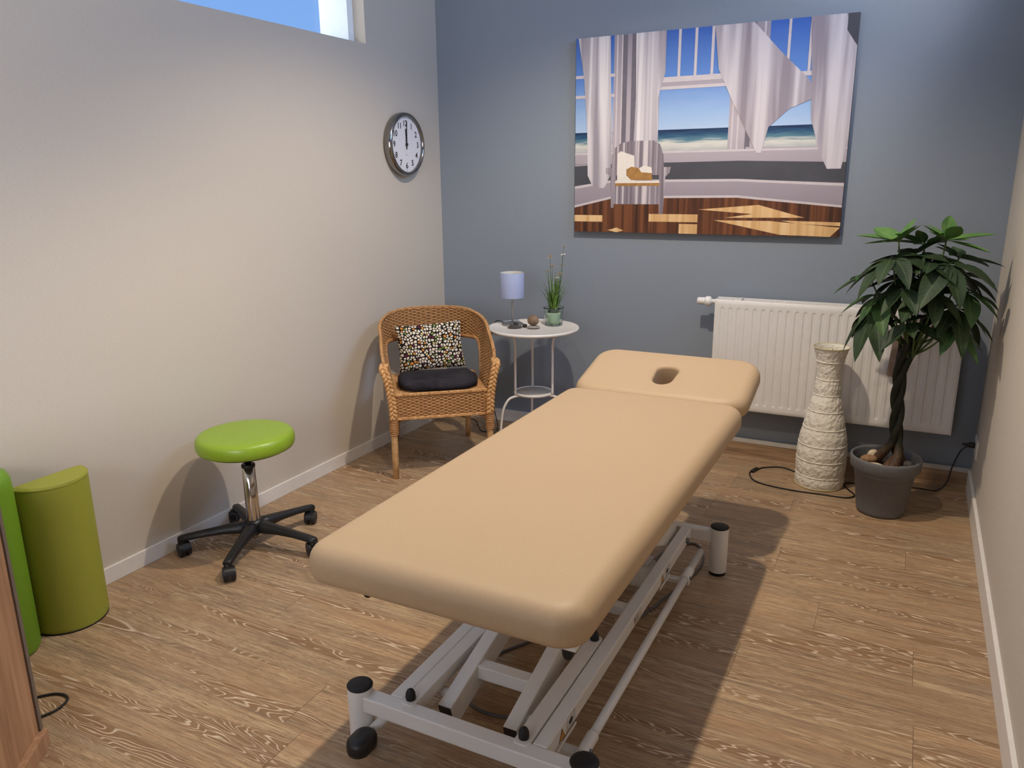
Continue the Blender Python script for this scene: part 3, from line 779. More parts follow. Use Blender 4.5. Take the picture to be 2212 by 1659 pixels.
def pp(m_, pts, sm=False):
    layer[0] += 1; y = -.0301 - layer[0] * .00006
    pts = [Vector((max(0, min(1, u)), max(0, min(1, v)))) for u, v in pts]
    area = sum(pts[i - 1].x * pts[i].y - pts[i].x * pts[i - 1].y for i in range(len(pts)))
    if area < 0: pts = pts[::-1]
    mesh_f = [(u * PW - PW / 2, y, v * PH) for u, v in pts]
    pm.add(mesh_f, [tuple(range(len(pts)))], pnames.index(m_), smooth=False)
def pr_(m_, u0, v0, u1, v1): pp(m_, [(u0, v0), (u1, v0), (u1, v1), (u0, v1)])
pr_('p_lilac', 0, 0, 1, 1)
pr_('p_sky', 0, .50, 1, 1); pr_('p_sea', 0, .42, 1, .525)
for u0, u1 in ((.155, .235), (.235, .335), (.595, .72), (.955, 1)): pr_('p_lilac', u0, .42, u1, 1)
for u in (.165, .185, .25, .32, .605, .625, .70): pr_('p_trim', u, .42, u + .006, 1)
for u in (.19, .655): pr_('p_shadow', u, .42, u + .018, 1)
pr_('p_shadow', .225, .42, .245, 1)
pr_('p_trim', 0, .70, .16, .715); pr_('p_trim', 0, .80, .16, .815)
pr_('p_trim', .33, .755, .6, .78); pr_('p_lilac', .33, .735, .6, .755); pr_('p_trim', .33, .72, .6, .735)
for u in (.40, .46, .52): pr_('p_trim', u, .78, u + .010, 1)
for u in (.78, .85): pr_('p_trim', u, .76, u + .009, 1)
pr_('p_trim', .72, .745, .955, .765)
pp('p_lilac', [(0, .34), (.14, .37), (.66, .42), (.66, .43), (1, .42), (1, .34), (.66, .37), (.14, .33)]); 
pr_('p_lilac', .0, .36, 1, .42); pr_('p_trim', 0, .41, 1, .42)
pp('p_dark', [(0, .24), (.16, .27), (.64, .27), (1, .25), (1, .35), (.64, .365), (.16, .36), (0, .35)])
pp('p_lilac', [(0, .13), (.16, .18), (.64, .185), (1, .14), (1, .255), (.64, .275), (.16, .275), (0, .245)])
pp('p_trim', [(0, .23), (.16, .265), (.64, .265), (1, .24), (1, .252), (.64, .277), (.16, .277), (0, .243)])
pp('p_trim', [(0, .13), (.16, .18), (.64, .185), (1, .14), (1, .15), (.64, .197), (.16, .192), (0, .142)])
pp('p_floor', [(0, 0), (1, 0), (1, .14), (.64, .185), (.16, .18), (0, .13)])
# sun patches
pp('p_patch', [(0, .055), (.12, .055), (.12, .09), (0, .09)]); pp('p_patch', [(.31, .06), (.5, .06), (.5, .10), (.31, .10)])
pp('p_patch', [(.43, 0), (.5, 0), (.5, .05), (.43, .05)])
pp('p_patch', [(.5, .125), (.72, .15), (.88, .09), (.60, .085), (.70, .105)]); pp('p_patch', [(.56, .072), (.76, .072), (1, .045), (.97, .0), (.8, .005)])
pp('p_patch', [(.8, .075), (1, .07), (1, .052), (.86, .06)])
pp('p_patch', [(.14, .01), (.18, .025), (.21, .01), (.18, 0)])
# hanging curtains
def cur(m_, pts_l, pts_r): pp(m_, pts_l + pts_r[::-1])
cur('p_cur1', [(.01, 1), (.035, .8), (.05, .55), (.055, .3), (.08, .235)], [(.14, 1), (.145, .75), (.155, .5), (.15, .3), (.125, .235)])
cur('p_cur1', [(.24, 1), (.245, .7), (.24, .43)], [(.355, 1), (.355, .8), (.33, .68), (.335, .55), (.33, .43)])
cur('p_cur2', [(.53, 1), (.55, .8), (.60, .66), (.66, .5), (.70, .40)], [(.665, 1), (.76, .86), (.85, .74), (.90, .655), (.80, .60), (.735, .52), (.715, .40)][::1])
cur('p_cur2', [(.85, 1), (.865, .75), (.875, .55), (.91, .40), (.94, .32)], [(.96, 1), (1, .86), (1, .6), (1, .45), (.985, .32)])
pp('p_dark', [(.965, 1), (1, 1), (1, .86), (.965, .93)])
# plain pale armchair with a cushion
pp('p_cane', [(.155, .40), (.165, .44), (.19, .465), (.23, .475), (.32, .475), (.345, .455), (.36, .40), (.365, .30), (.155, .30)])
pp('p_cane', [(.13, .34), (.17, .34), (.175, .315), (.165, .13), (.155, .13), (.15, .30), (.13, .31)])
pp('p_cane', [(.35, .34), (.39, .34), (.385, .31), (.37, .29), (.365, .1), (.35, .1), (.345, .30)])
pr_('p_cane', .165, .15, .352, .265); pr_('p_tan', .17, .245, .348, .262); pr_('p_pale', .17, .26, .348, .27)
pp('p_pale', [(.178, .27), (.178, .41), (.19, .425), (.245, .40), (.25, .30), (.25, .27)])
pp('p_tan', [(.215, .33), (.235, .345), (.27, .335), (.315, .315), (.32, .275), (.235, .275), (.215, .30)])
pp('p_pale', [(.265, .335), (.285, .35), (.315, .34), (.318, .31), (.275, .315)])
pm.build('printed_image', pnames, pic)

# ------------------------------------------------------------------ radiator
rad = thing('radiator', 'white ribbed panel radiator mounted low on the blue wall', 'radiator', (1.715, 0, .283))
RL, RH = 1.135, .575; pitch = .0405; nr = 27; m0 = (RL - pitch * (nr - 1)) / 2
xs = [0, .006]; x = .012
cols = 12
xs = [RL * i / (nr * cols + 10) for i in range(nr * cols + 11)]
zs = [0, .006, .02, .034, .04, .046, .054, .07] + [.1 + (RH - .2) * i / 5 for i in range(6)] + [RH - .07, RH - .054, RH - .046, RH - .04, RH - .034, RH - .02, RH - .006, RH]
def sm(t): t = max(0, min(1, t)); return t * t * (3 - 2 * t)
def rdep(x, z):
    e = min(x, RL - x, z, RH - z); d = .004 * (1 - sm(e / .008))          # rounded outer edge
    k = round((x - m0) / pitch); k = max(0, min(nr - 1, k)); dx = abs(x - (m0 + k * pitch))
    win = sm((z - .036) / .014) * sm((RH - .036 - z) / .014)
    g = 1 - sm((dx - .0045) / .0045)
    return d + .0065 * g * win
mb = MB(); nx, nz = len(xs), len(zs)
mb.add([(x, -.12 + rdep(x, z), z) for z in zs for x in xs], [(j * nx + i, j * nx + i + 1, (j + 1) * nx + i + 1, (j + 1) * nx + i) for j in range(nz - 1) for i in range(nx - 1)])
mb.box((.0, -.117, .001), (RL, -.105, RH - .001), 0)
mb.build('front_panel', 'radiator', rad)
MB().box((.01, -.052, .0), (RL - .01, -.04, RH - .01)).build('rear_panel', 'radiator', rad, bevel=.003)
for x in (0, RL - .004): MB().box((x, -.108, .0), (x + .004, -.04, RH + .003)).build('side_cover', 'radiator', rad, bevel=.001)
g = MB(); g.box((.0, -.112, RH - .004), (RL, -.104, RH + .004)); g.box((.0, -.05, RH - .004), (RL, -.038, RH + .006))
g.box((.004, -.104, RH - .012), (RL - .004, -.05, RH - .008), 1)
k = 0; x = .012
while x < RL - .012:
    g.box((x, -.104, RH - .006), (x + .006, -.05, RH - .001)); x += .0125
g.box((.004, -.08, RH - .006), (RL - .004, -.074, RH - .001)); g.build('top_grille', ['radiator', 'grille'], rad)
for x in (.1, RL - .1): MB().box((x, -.11, RH + .002), (x + .03, -.04, RH + .007)).build('grille_clip', 'radiator', rad, bevel=.001)
MB().box((.15, -.045, .08), (.19, -.0005, RH - .08)).build('wall_bracket', 'radiator', rad); MB().box((RL - .19, -.045, .08), (RL - .15, -.0005, RH - .08)).build('wall_bracket', 'radiator', rad)
vm = MB()
def lathex(mb, prof, c, n=28, mi=0):
    vs = [(c[0] + x, c[1] + r * cos(2 * pi * k / n), c[2] + r * sin(2 * pi * k / n)) for r, x in prof for k in range(n)]
    mb.add(vs, [(i * n + k, (i + 1) * n + k, (i + 1) * n + (k + 1) % n, i * n + (k + 1) % n) for i in range(len(prof) - 1) for k in range(n)], mi)
lathex(vm, [(.0005, -.098), (.016, -.098), (.0185, -.095), (.019, -.08), (.0195, -.066), (.0195, -.062), (.017, -.060), (.024, -.056), (.027, -.045), (.026, -.032), (.02, -.026), (.013, -.024), (.013, 0)], (0, -.085, .56))
vm.build('thermostat_valve', 'radiator', rad)
ev = thing('humidifier_tube', 'smoky brown water evaporator tube hanging on the radiator behind the plant', 'radiator humidifier', (2.565, -.155, .545))
e_ = MB()
rings = []
for z, sc in ((0, .8), (.004, .97), (.01, 1), (.18, 1), (.2, .98)):
    rings.append([Vector((.031 * sc * cos(a), .014 * sc * sin(a) + .003, z)) for a in [2 * pi * k / 32 for k in range(32)]])
e_.loops(rings); e_.build('tube', 'evap', ev)
MB().box((-.004, -.0125, .0), (.0, -.0108, .2)).build('seam_strip', 'st_black', ev)
hk = MB(); hk.tube(smooth_path([(0, .004, .2), (0, .008, .25), (0, .01, .31), (0, .03, .325), (0, .05, .315)], 6), .0018, 8); hk.build('hook', 'steel', ev)
ev.location = (2.578, -.14, .545); ev.rotation_euler = (0, radians(4), 0)

# ------------------------------------------------------------------ rice paper floor lamp
rl = thing('paper_floor_lamp', 'tall white crinkled rice-paper floor lamp with ribbed rings beside the radiator', 'lamp', (2.305, -.262, 0))
key = [(.111, .004), (.1115, .06), (.1145, .14), (.1105, .216), (.096, .298), (.078, .382), (.0595, .46), (.054, .536), (.062, .622), (.081, .69)]
prof = []
for (r0, z0), (r1, z1) in zip(key, key[1:]):
    for k in range(10):
        t = k / 10; b = sin(pi * t); prof.append((r0 + (r1 - r0) * t + (.003 if z0 < .5 else -.002) * b - .0012 * (1 - b), z0 + (z1 - z0) * t))
prof.append(key[-1])
def crk(p, q):
    zz = p.z; a = .0005 * sin(q * 13 + zz * 90) + .0006 * sin(q * 21 - zz * 130 + sin(zz * 60) * 2)
    if zz > .685 or zz < .006: a = 0
    d = Vector((cos(q), sin(q), 0)); return p + d * a
MB().lathe(prof, n=144, fn=crk).build('paper_shade', 'paper', rl)
ip = [(r - .003, z) for r, z in prof][::-1]; MB().lathe(ip, n=64).build('shade_lining', 'paper', rl)
for r, z in key: 
    MB().tube([(r * cos(a), r * sin(a), z) for a in [2 * pi * k / 60 for k in range(60)]], .0027 if z < .65 and z > .01 else .0028, 8, closed=True).build('ring', 'ivory' if z > .68 or z < .01 else 'paper', rl)
MB().cyl((0, 0, .012), (0, 0, .66), .003, 12).build('centre_rod', 'steel', rl)
wb = MB(); wb.tube([(-.074, 0, .668), (.074, 0, .668)], .0018, 6); wb.tube([(0, -.074, .668), (0, .074, .668)], .0018, 6); wb.build('wire_spider', 'ivory', rl)
MB().lathe([(.004, .655), (.009, .658), (.0095, .668), (.004, .674), (.0005, .674)], n=20).build('finial', 'steel', rl)
MB().lathe([(.0005, 0), (.1, 0), (.105, .004), (.1, .012), (.0005, .014)], n=40).build('base_plate', 'ivory', rl)
LO = (2.305, -.262, 0)
cable('power_cord', [(2.23, -.2, .01), (2.185, -.165, .004), (2.11, -.125, .004), (2.03, -.165, .004), (2.0, -.215, .005), (1.975, -.28, .004), (2.03, -.385, .004), (2.18, -.42, .004), (2.33, -.415, .004), (2.44, -.408, .004), (2.475, -.36, .004), (2.44, -.29, .004), (2.42, -.22, .004), (2.5, -.19, .004), (2.6, -.17, .004), (2.74, -.135, .004), (2.82, -.13, .004), (2.86, -.12, .05), (2.875, -.11, .13), (2.9, -.105, .21), (2.93, -.105, .243)], .0035, 'black_rubber', rl, LO)
MB().bar(Vector((2.0, -.205, .008)) - Vector(LO), Vector((1.983, -.262, .008)) - Vector(LO), .018, .014).build('inline_switch', 'black_plastic', rl, bevel=.004)
pg = MB(); lathex(pg, [(.0005, -.05), (.005, -.05), (.007, -.03), (.012, -.022), (.014, -.006), (.014, 0), (.0005, 0)], (W - .008 - LO[0], -.105 - LO[1], .245), 20); pg.build('plug', 'black_plastic', rl)
so = thing('wall_socket', 'white wall socket low on the right wall with the black plug in it', 'wall socket', (W, -.12, .245))
MB().box((-.007, -.085, -.042), (0, .06, .042)).build('cover_plate', 'outlet', so, bevel=.002)
MB().box((-.0085, -.075, -.03), (-.004, -.02, .03)).build('blank_insert', 'trim_white', so, bevel=.001)

# ------------------------------------------------------------------ potted tree
PXY = Vector((2.59, -.49, 0))
pt = thing('potted_tree', 'artificial money tree with braided trunk in a round grey pot', 'potted plant', PXY)
pot = MB().lathe([(.0005, 0), (.092, 0), (.099, .006), (.102, .02), (.126, .208), (.140, .212), (.1435, .216), (.1465, .255), (.1455, .264), (.1415, .267), (.137, .264), (.135, .255), (.128, .2), (.126, .19)], n=72).build('pot', 'grey_pot', pt)
MB().lathe([(.0005, .222), (.06, .222), (.128, .218)][::-1], n=48).build('soil', 'soil', pt)
# braided trunk: three strands
tr = MB()
for s_ in range(3):
    ph = 2 * pi * s_ / 3 + .6; pts = []; rs = []
    for i in range(60):
        t = i / 59; z = .19 + t * .6
        sp = .058 * (1 - sm(t / .26)) + .0155 + .016 * sm((t - .8) / .2)
        a = ph + 2 * pi * 1.35 * sm(t * .9 + .02) * 1.0
        pts.append((sp * cos(a) + .012 + .026 * t - .004 * sin(pi * t) + .012 * sin(2 * pi * t), sp * sin(a) * .85, z + (.02 * s_ if t > .95 else 0)))
        rs.append(.025 - .0108 * sm(t / .3) + .001 * t)
    tr.tube(pts, rs, 14)
tr.tube([(.02 + .01 * i, -.04 + .012 * i, .19 + .03 * i) for i in range(5)], [.05, .042, .03, .018, .006], 14)
tr.build('trunk', 'trunk', pt)
tp = Vector((.038, 0, .80))
def leaf(mb, base, d, up, L, w, droop, mi):
    d = d.normalized(); sd = d.cross(up).normalized(); nrm = sd.cross(d).normalized(); nseg = 8
    rows = []; wob = random.uniform(-.15, .15)
    for i in range(nseg + 1):
        t = i / nseg; wd = w * (sin(pi * min(1, t ** .8 * 1.0)) ** .85) if 0 < t < 1 else (.003 if t == 0 else .0006)
        wd = max(wd, .0006)
        c = base + d * (L * (t - .12 * t * t * droop)) - Vector((0, 0, 1)) * (L * droop * .55 * t * t) + sd * (L * wob * t * t * .4)
        rows.append([(c - sd * wd * .5 + nrm * wd * .10), (c - sd * wd * .26 + nrm * wd * .02), c - nrm * wd * .05, (c + sd * wd * .26 + nrm * wd * .02), (c + sd * wd * .5 + nrm * wd * .10)])
    vs = [p for r in rows for p in r]; fs = []; uv = []
    for i in range(nseg):
        for j in range(4):
            fs.append((i * 5 + j, i * 5 + j + 1, (i + 1) * 5 + j + 1, (i + 1) * 5 + j))
            uv.append([(j / 4, i / nseg), ((j + 1) / 4, i / nseg), ((j + 1) / 4, (i + 1) / nseg), (j / 4, (i + 1) / nseg)])
    mb.add(vs, fs, mi, uv)
# world hub position, leaf length, droop, tone, tilt direction, leaf count
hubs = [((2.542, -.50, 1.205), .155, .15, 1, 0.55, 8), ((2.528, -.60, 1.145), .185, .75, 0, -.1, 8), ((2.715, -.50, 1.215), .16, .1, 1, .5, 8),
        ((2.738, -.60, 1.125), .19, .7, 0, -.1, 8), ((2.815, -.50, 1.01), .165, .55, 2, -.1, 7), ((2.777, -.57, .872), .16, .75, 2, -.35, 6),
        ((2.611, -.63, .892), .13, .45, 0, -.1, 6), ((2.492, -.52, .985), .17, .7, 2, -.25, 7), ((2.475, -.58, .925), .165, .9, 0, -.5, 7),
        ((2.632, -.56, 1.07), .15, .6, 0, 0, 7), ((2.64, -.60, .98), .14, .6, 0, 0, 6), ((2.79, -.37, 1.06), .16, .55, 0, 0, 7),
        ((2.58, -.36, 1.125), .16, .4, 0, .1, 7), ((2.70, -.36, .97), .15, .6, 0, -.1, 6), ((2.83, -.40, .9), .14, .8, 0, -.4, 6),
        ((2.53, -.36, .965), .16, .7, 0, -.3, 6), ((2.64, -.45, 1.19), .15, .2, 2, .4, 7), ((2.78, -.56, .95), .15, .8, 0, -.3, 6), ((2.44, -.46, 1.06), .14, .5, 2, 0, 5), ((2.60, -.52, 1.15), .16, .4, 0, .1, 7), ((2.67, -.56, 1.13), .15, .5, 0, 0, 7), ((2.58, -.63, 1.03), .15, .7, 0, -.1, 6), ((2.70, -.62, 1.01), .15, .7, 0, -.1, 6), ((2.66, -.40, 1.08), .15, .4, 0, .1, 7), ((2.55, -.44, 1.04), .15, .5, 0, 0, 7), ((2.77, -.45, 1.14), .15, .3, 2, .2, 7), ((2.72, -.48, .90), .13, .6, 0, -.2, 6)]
for hi_, (hp_, L, dr, tone, tilt, cnt) in enumerate(hubs):
    h = Vector(hp_) - PXY
    out = Vector((h.x - .06, h.y, 0)); out = out.normalized() if out.length > .02 else Vector((1, 0, 0))
    b0 = tp + Vector((random.uniform(-.02, .02), random.uniform(-.015, .015), -.06 + random.uniform(-.03, .02)))
    mid = b0.lerp(h, .5) + Vector((0, 0, -.01)) + out * .01
    sb = MB().tube(smooth_path([b0, mid, h], 6), [.0042] * 6 + [.0032] * 7, 8).build('branch', 'stem_green', pt)
    lf = MB(); a0 = random.uniform(0, 6.28)
    ax = (Vector((0, 0, 1)) + out * .35).normalized()
    e1 = ax.cross(Vector((0, 1, 0))).normalized(); e2 = ax.cross(e1)
    for k in range(cnt):
        a = a0 + 2 * pi * k / cnt + random.uniform(-.15, .15)
        d = e1 * cos(a) + e2 * sin(a) + ax * (tilt + random.uniform(-.3, .3) * (1.4 if tone == 1 else 1))
        LL = L * random.uniform(.82, 1.1) * (1 if d.dot(out) > -.3 else .8)
        st_ = h + d.normalized() * .012
        tip = st_ + d.normalized() * LL
        # keep the tips off the wall and the radiator
        if tip.x + PXY.x > W - .012: LL *= max(.25, (W - .012 - PXY.x - st_.x) / (tip.x - st_.x))
        if tip.y + PXY.y > -.15: LL *= max(.25, (-.15 - PXY.y - st_.y) / (tip.y - st_.y))
        leaf(lf, st_, d, ax, LL, LL * random.uniform(.40, .5), dr * random.uniform(.75, 1.2), 0)
        lf.tube([h, h + d.normalized() * .02], .0018, 5, 0)
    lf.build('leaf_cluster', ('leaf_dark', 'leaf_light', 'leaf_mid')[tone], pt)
def pebble(name, c, r, mat, label, cat='stone', rz=0, rx=0, seed=0, group='stones in the grey plant pot', nz=10, nn=24):
    mb = MB(); rg = []
    for i in range(1, nz):
        th = pi * i / nz; rg.append([Vector((r[0] * sin(th) ** .8 * cos(2 * pi * k / nn) * (1 + .09 * sin(2 * (2 * pi * k / nn) + seed) + .05 * sin(3 * (2 * pi * k / nn) + seed * 2)), r[1] * sin(th) ** .8 * sin(2 * pi * k / nn) * (1 + .06 * cos(3 * (2 * pi * k / nn) + seed)), -r[2] * cos(th))) for k in range(nn)])
    mb.loops(rg); o = mb.build(name, mat, loc=c); o.rotation_euler = (rx, 0, rz)
    return tag(o, label, cat, group)
zs_ = .226
pebble('stone', (2.520, -.522, zs_ + .022), (.036, .027, .020), 'st_tan', 'brown rounded stone against the pot rim, left in the grey pot', seed=1, rz=.5)
pebble('stone', (2.555, -.578, zs_ + .014), (.036, .018, .014), 'st_white', 'cream flat stone at the front of the grey pot, before the trunk', seed=2, rz=-.2)
pebble('stone', (2.537, -.474, zs_ + .028), (.024, .018, .026), 'st_white', 'pale upright stone behind the brown stone in the pot', seed=3, rz=.6)
pebble('stone', (2.678, -.512, zs_ + .017), (.024, .020, .017), 'st_dark', 'dark grey stone right of the trunk in the pot', seed=4)
pebble('stone', (2.664, -.568, zs_ + .013), (.032, .020, .013), 'st_midgrey', 'mid grey flat stone at the front right inside the pot', seed=5, rz=.5)

# ------------------------------------------------------------------ side table and its things
TC = Vector((.79, -.36, 0)); TZ = .685
tb = thing('side_table', 'round white metal side table with a small lower shelf beside the wicker chair', 'table', TC)
MB().lathe([(.0005, -.012), (.235, -.012), (.244, -.014), (.2495, -.009), (.251, -.002), (.2485, .003), (.244, .004), (.241, .001), (.0005, .0005)], (0, 0, TZ), 80).build('tabletop', 'table_white', tb)
MB().lathe([(.0005, -.004), (.1, -.004), (.1, .001), (.0005, .001)], (0, 0, .32), 48).build('lower_shelf', 'shelf_grey', tb)
MB().lathe([(.1, -.008), (.108, -.009), (.111, -.002), (.109, .004), (.103, .006), (.099, .001)], (0, 0, .32), 56).build('shelf_rim', 'table_white', tb)
Lv, Fv = Vector((.882, .471, 0)), Vector((-.471, .882, 0))
for a in (-150, -30, 90):
    d = Lv * cos(radians(a)) + Fv * sin(radians(a)); r = .118
    up = [d * .165 + Vector((0, 0, TZ - .014)), d * .145 + Vector((0, 0, TZ - .02)), d * .125 + Vector((0, 0, TZ - .05)), d * r + Vector((0, 0, TZ - .1)), d * r + Vector((0, 0, .5)), d * r + Vector((0, 0, .40)), d * r + Vector((0, 0, .315))]
    MB().tube(smooth_path(up, 5), .0068, 12).build('leg', 'table_white', tb)
    ft = [d * .09 + Vector((0, 0, .309)), d * .13 + Vector((0, 0, .308)), d * .165 + Vector((0, 0, .295)), d * .195 + Vector((0, 0, .25)), d * .208 + Vector((0, 0, .19)), d * .218 + Vector((0, 0, .08)), d * .222 + Vector((0, 0, .004))]
    MB().tube(smooth_path(ft, 6), .0068, 12).build('foot', 'table_white', tb)
TP = TZ + .0015
la = Vector((.655, -.345, TP))
tl = thing('table_lamp', 'small table lamp with pale blue drum shade on a steel stem', 'lamp', la)
MB().lathe([(.0005, 0), (.058, 0), (.0605, .002), (.0605, .007), (.058, .009), (.0005, .0095)], n=56).build('base', 'steel', tl)
MB().cyl((0, 0, .009), (0, 0, .25), .0045, 16).build('stem', 'steel', tl)
MB().lathe([(.066, .153), (.066, .288), (.0645, .2895), (.0645, .288), (.0645, .153), (.066, .153)], n=64, mis=[0, 0, 1, 1, 0]).build('lamp_shade', ['shade_blue', 'shade_in'], tl)
sp_ = MB()
for k in range(3): a = 2 * pi * k / 3; sp_.tube([(0, 0, .24), (.0645 * cos(a), .0645 * sin(a), .272)], .0013, 6)
sp_.build('shade_spider', 'steel', tl)
MB().lathe([(.012, .2), (.013, .235), (.024, .26), (.022, .275), (.0005, .283)], n=24).build('bulb', 'shade_in', tl)
cable('power_cord', [(.6, -.335, TP + .006), (.57, -.34, TP + .014), (.545, -.33, TP + .010), (.530, -.325, TP - .012), (.49, -.29, .6), (.46, -.25, .4), (.455, -.21, .15), (.47, -.2, .006), (.41, -.27, .004), (.34, -.2, .004), (.25, -.09, .004), (.1, -.05, .004)], .0028, 'black_rubber', tl, la)
# stones on the table
GS = 'stones lying on the white side table'
pebble('stone', (.712, -.43, TP + .006), (.038, .027, .0065), 'st_dark', 'flat dark slate at the foot of the table lamp, lowest of its stack', seed=1, rz=.5, group=GS)
pebble('stone', (.706, -.424, TP + .0145), (.024, .018, .0045), 'st_midgrey', 'thin grey stone in the middle of the small stack by the lamp', seed=2, rz=.4, group=GS)
pebble('stone', (.716, -.424, TP + .026), (.015, .012, .0085), 'st_green', 'tiny dark pebble on top of the small stack by the lamp', seed=3, group=GS)
pebble('stone', (.752, -.388, TP + .0095), (.015, .013, .0095), 'st_black', 'black round pebble between the two stone stacks on the table', seed=4, group=GS)
pebble('stone', (.812, -.402, TP + .0085), (.039, .026, .0085), 'st_grey', 'speckled grey flat stone under the round brown stone', seed=5, rz=.45, group=GS)
pebble('stone', (.808, -.398, TP + .045), (.030, .026, .0285), 'st_brown', 'round brown banded stone on the speckled flat stone', seed=1.5, nz=14, group=GS)
# flowers in green glass
fl = Vector((.868, -.262, TP))
fp = thing('flower_pot', 'artificial grass with small white flowers in a green glass pot', 'plant', fl)
MB().lathe([(.0005, .0), (.045, .0), (.049, .004), (.05, .02), (.0525, .09), (.0575, .096), (.0575, .1), (.054, .101), (.050, .09), (.0465, .02), (.044, .007), (.0005, .006)], n=56).build('glass_pot', 'green_glass', fp)
MB().lathe([(.0005, .009), (.033, .009), (.036, .072), (.034, .073), (.032, .066), (.0005, .066)], n=40).build('inner_pot', 'cream_ceramic', fp)
MB().lathe([(.0005, .068), (.0325, .069), (.034, .075), (.028, .09), (.0005, .092)], n=24).build('moss', 'leaf_dark', fp)
gr = MB()
for k in range(105):
    a = random.uniform(0, 2 * pi); r = random.uniform(0, .026); lean = random.uniform(.02, .32); H_ = random.uniform(.13, .3) * (1 - .6 * lean)
    b = Vector((r * cos(a), r * sin(a), .07)); d = Vector((cos(a), sin(a), 0)); w = random.uniform(.0016, .0034)
    sd = Vector((-sin(a), cos(a), 0)); vs = []; droop = random.random() < .35
    for i in range(7):
        t = i / 6; c = b + Vector((0, 0, H_ * (t - (.25 * t ** 3 if droop else .05 * t * t)))) + d * (lean * (.25 * t + (.9 if droop else .45) * t ** 2.3) * .45)
        ww = w * (1 - t ** 2) + .0002; vs += [c - sd * ww, c + sd * ww]
    gr.add(vs, [(2 * i, 2 * i + 1, 2 * i + 3, 2 * i + 2) for i in range(6)], 0)
gr.build('grass_blades', 'grass', fp)
for (lx_, fy, z) in ((.055, .0, .432), (.05, .01, .385), (-.02, .01, .375), (-.008, 0, .325), (.048, .02, .33), (-.03, -.01, .298), (.033, -.01, .285), (.018, -.02, .262)):
    top = Lv * lx_ + Fv * fy + Vector((0, 0, z)); s1 = MB()
    s1.tube(smooth_path([Lv * lx_ * .25 + Vector((0, 0, .08)), Lv * lx_ * .7 + Fv * fy * .5 + Vector((0, 0, z * .6)), top], 6), .0011, 6)
    so_ = s1.build('flower_stem', 'stem_green', fp); fm = MB(); tl_ = random.uniform(-.4, .4); tx, ty = random.uniform(-.5, .5), random.uniform(-.9, -.2)
    for q in range(5):
        a = 2 * pi * q / 5 + tl_; d = Vector((cos(a), sin(a), .15 * sin(a * 2 + tl_))); sd = Vector((-sin(a), cos(a), 0)); vs = []
        for t, w in ((0, .0012), (.5, .0065), (.85, .006), (1, .0015)): c = top + d * (.0155 * t) + Vector((0, 0, .003 * sin(pi * t))); vs += [c - sd * w, c + sd * w]
        fm.add([top + Matrix.Rotation(tx, 3, 'X') @ (Matrix.Rotation(ty * .6, 3, Lv) @ (v - top)) for v in vs], [(0, 1, 3, 2), (2, 3, 5, 4), (4, 5, 7, 6)], 0)
    fm.build('flower', 'petal', so_)

# ------------------------------------------------------------------ wicker chair
CA = radians(38.5)
CO = Vector((.408, -.762, 0))
ch = thing('wicker_armchair', 'honey-coloured wicker armchair with braided arms in the corner', 'chair', CO, CA)
# local: x = right seen from the front, -y = front
def plan(s_, k=1.0, a=.262, b=.265, side=.235):
    """s_ in [-1,1], 0 = back centre, +-1 = front tips; returns (x, y) with y<0 in front"""
    arc = .5 * pi * (a + b) / 2; Lh = arc + side; d = abs(s_) * Lh; sg = 1 if s_ >= 0 else -1
    if d < arc:
        q = d / arc * pi / 2; sx, sy = sin(q), cos(q)
        x, y = a * sx ** .9 if sx > 0 else 0, b * sy ** .9 if sy > 0 else 0
    else: x, y = a, -(d - arc)
    return sg * x * k, y * (k if y > 0 else 1)
HL = .5 * pi * .2635 + .235
def ztop(s_):
    d = (1 - abs(s_)) * HL; return .585 + .2 * sin(pi / 2 * min(1, d / .56)) ** .8
def zbot(s_):
    d = (1 - abs(s_)) * HL; return .43 + .205 * sm((d - .17) / .2)
def wide(z): return .90 + .18 * sm((z - .40) / .34)
def S(s_, z, off=0):
    k = wide(z); x, y = plan(s_, k); y += .015 * (z - .43) / .37
    x *= 1 + .05 * sm((-y - .02) / .2) * sm((z - .43) / .1)
    x2, y2 = plan(min(1, s_ + .01), k); x1, y1 = plan(max(-1, s_ - .01), k)
    n_ = Vector((-(y2 - y1), x2 - x1, 0)); n_ = n_.normalized() if n_.length else Vector((0, -1, 0))
    return Vector((x, y, z)) + n_ * off
def weave(name, smap, nu, nrow, mat='wicker', amp=.003, r=.0031, rib=14, parent=ch):
    """strands along u undulating over ribs; smap(u, v, off) -> point"""
    mb = MB()
    for j in range(nrow):
        v = (j + .5) / nrow; pts = []
        for i in range(nu + 1):
            u = i / nu; pts.append(smap(u, v, amp * cos(pi * (u * rib) + pi * (j % 2))))
        mb.tube(pts, r, 5, 0, caps=False)
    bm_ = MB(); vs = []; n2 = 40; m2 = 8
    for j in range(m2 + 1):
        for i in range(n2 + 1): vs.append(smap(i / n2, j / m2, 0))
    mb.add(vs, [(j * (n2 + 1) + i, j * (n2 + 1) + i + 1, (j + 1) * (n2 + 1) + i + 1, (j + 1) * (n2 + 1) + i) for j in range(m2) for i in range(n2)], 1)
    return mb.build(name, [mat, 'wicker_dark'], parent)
def shell(u, v, off):
    s_ = -1 + 2 * u; z0, z1 = zbot(s_), ztop(s_); return S(s_, z0 + (z1 - z0) * v, off)
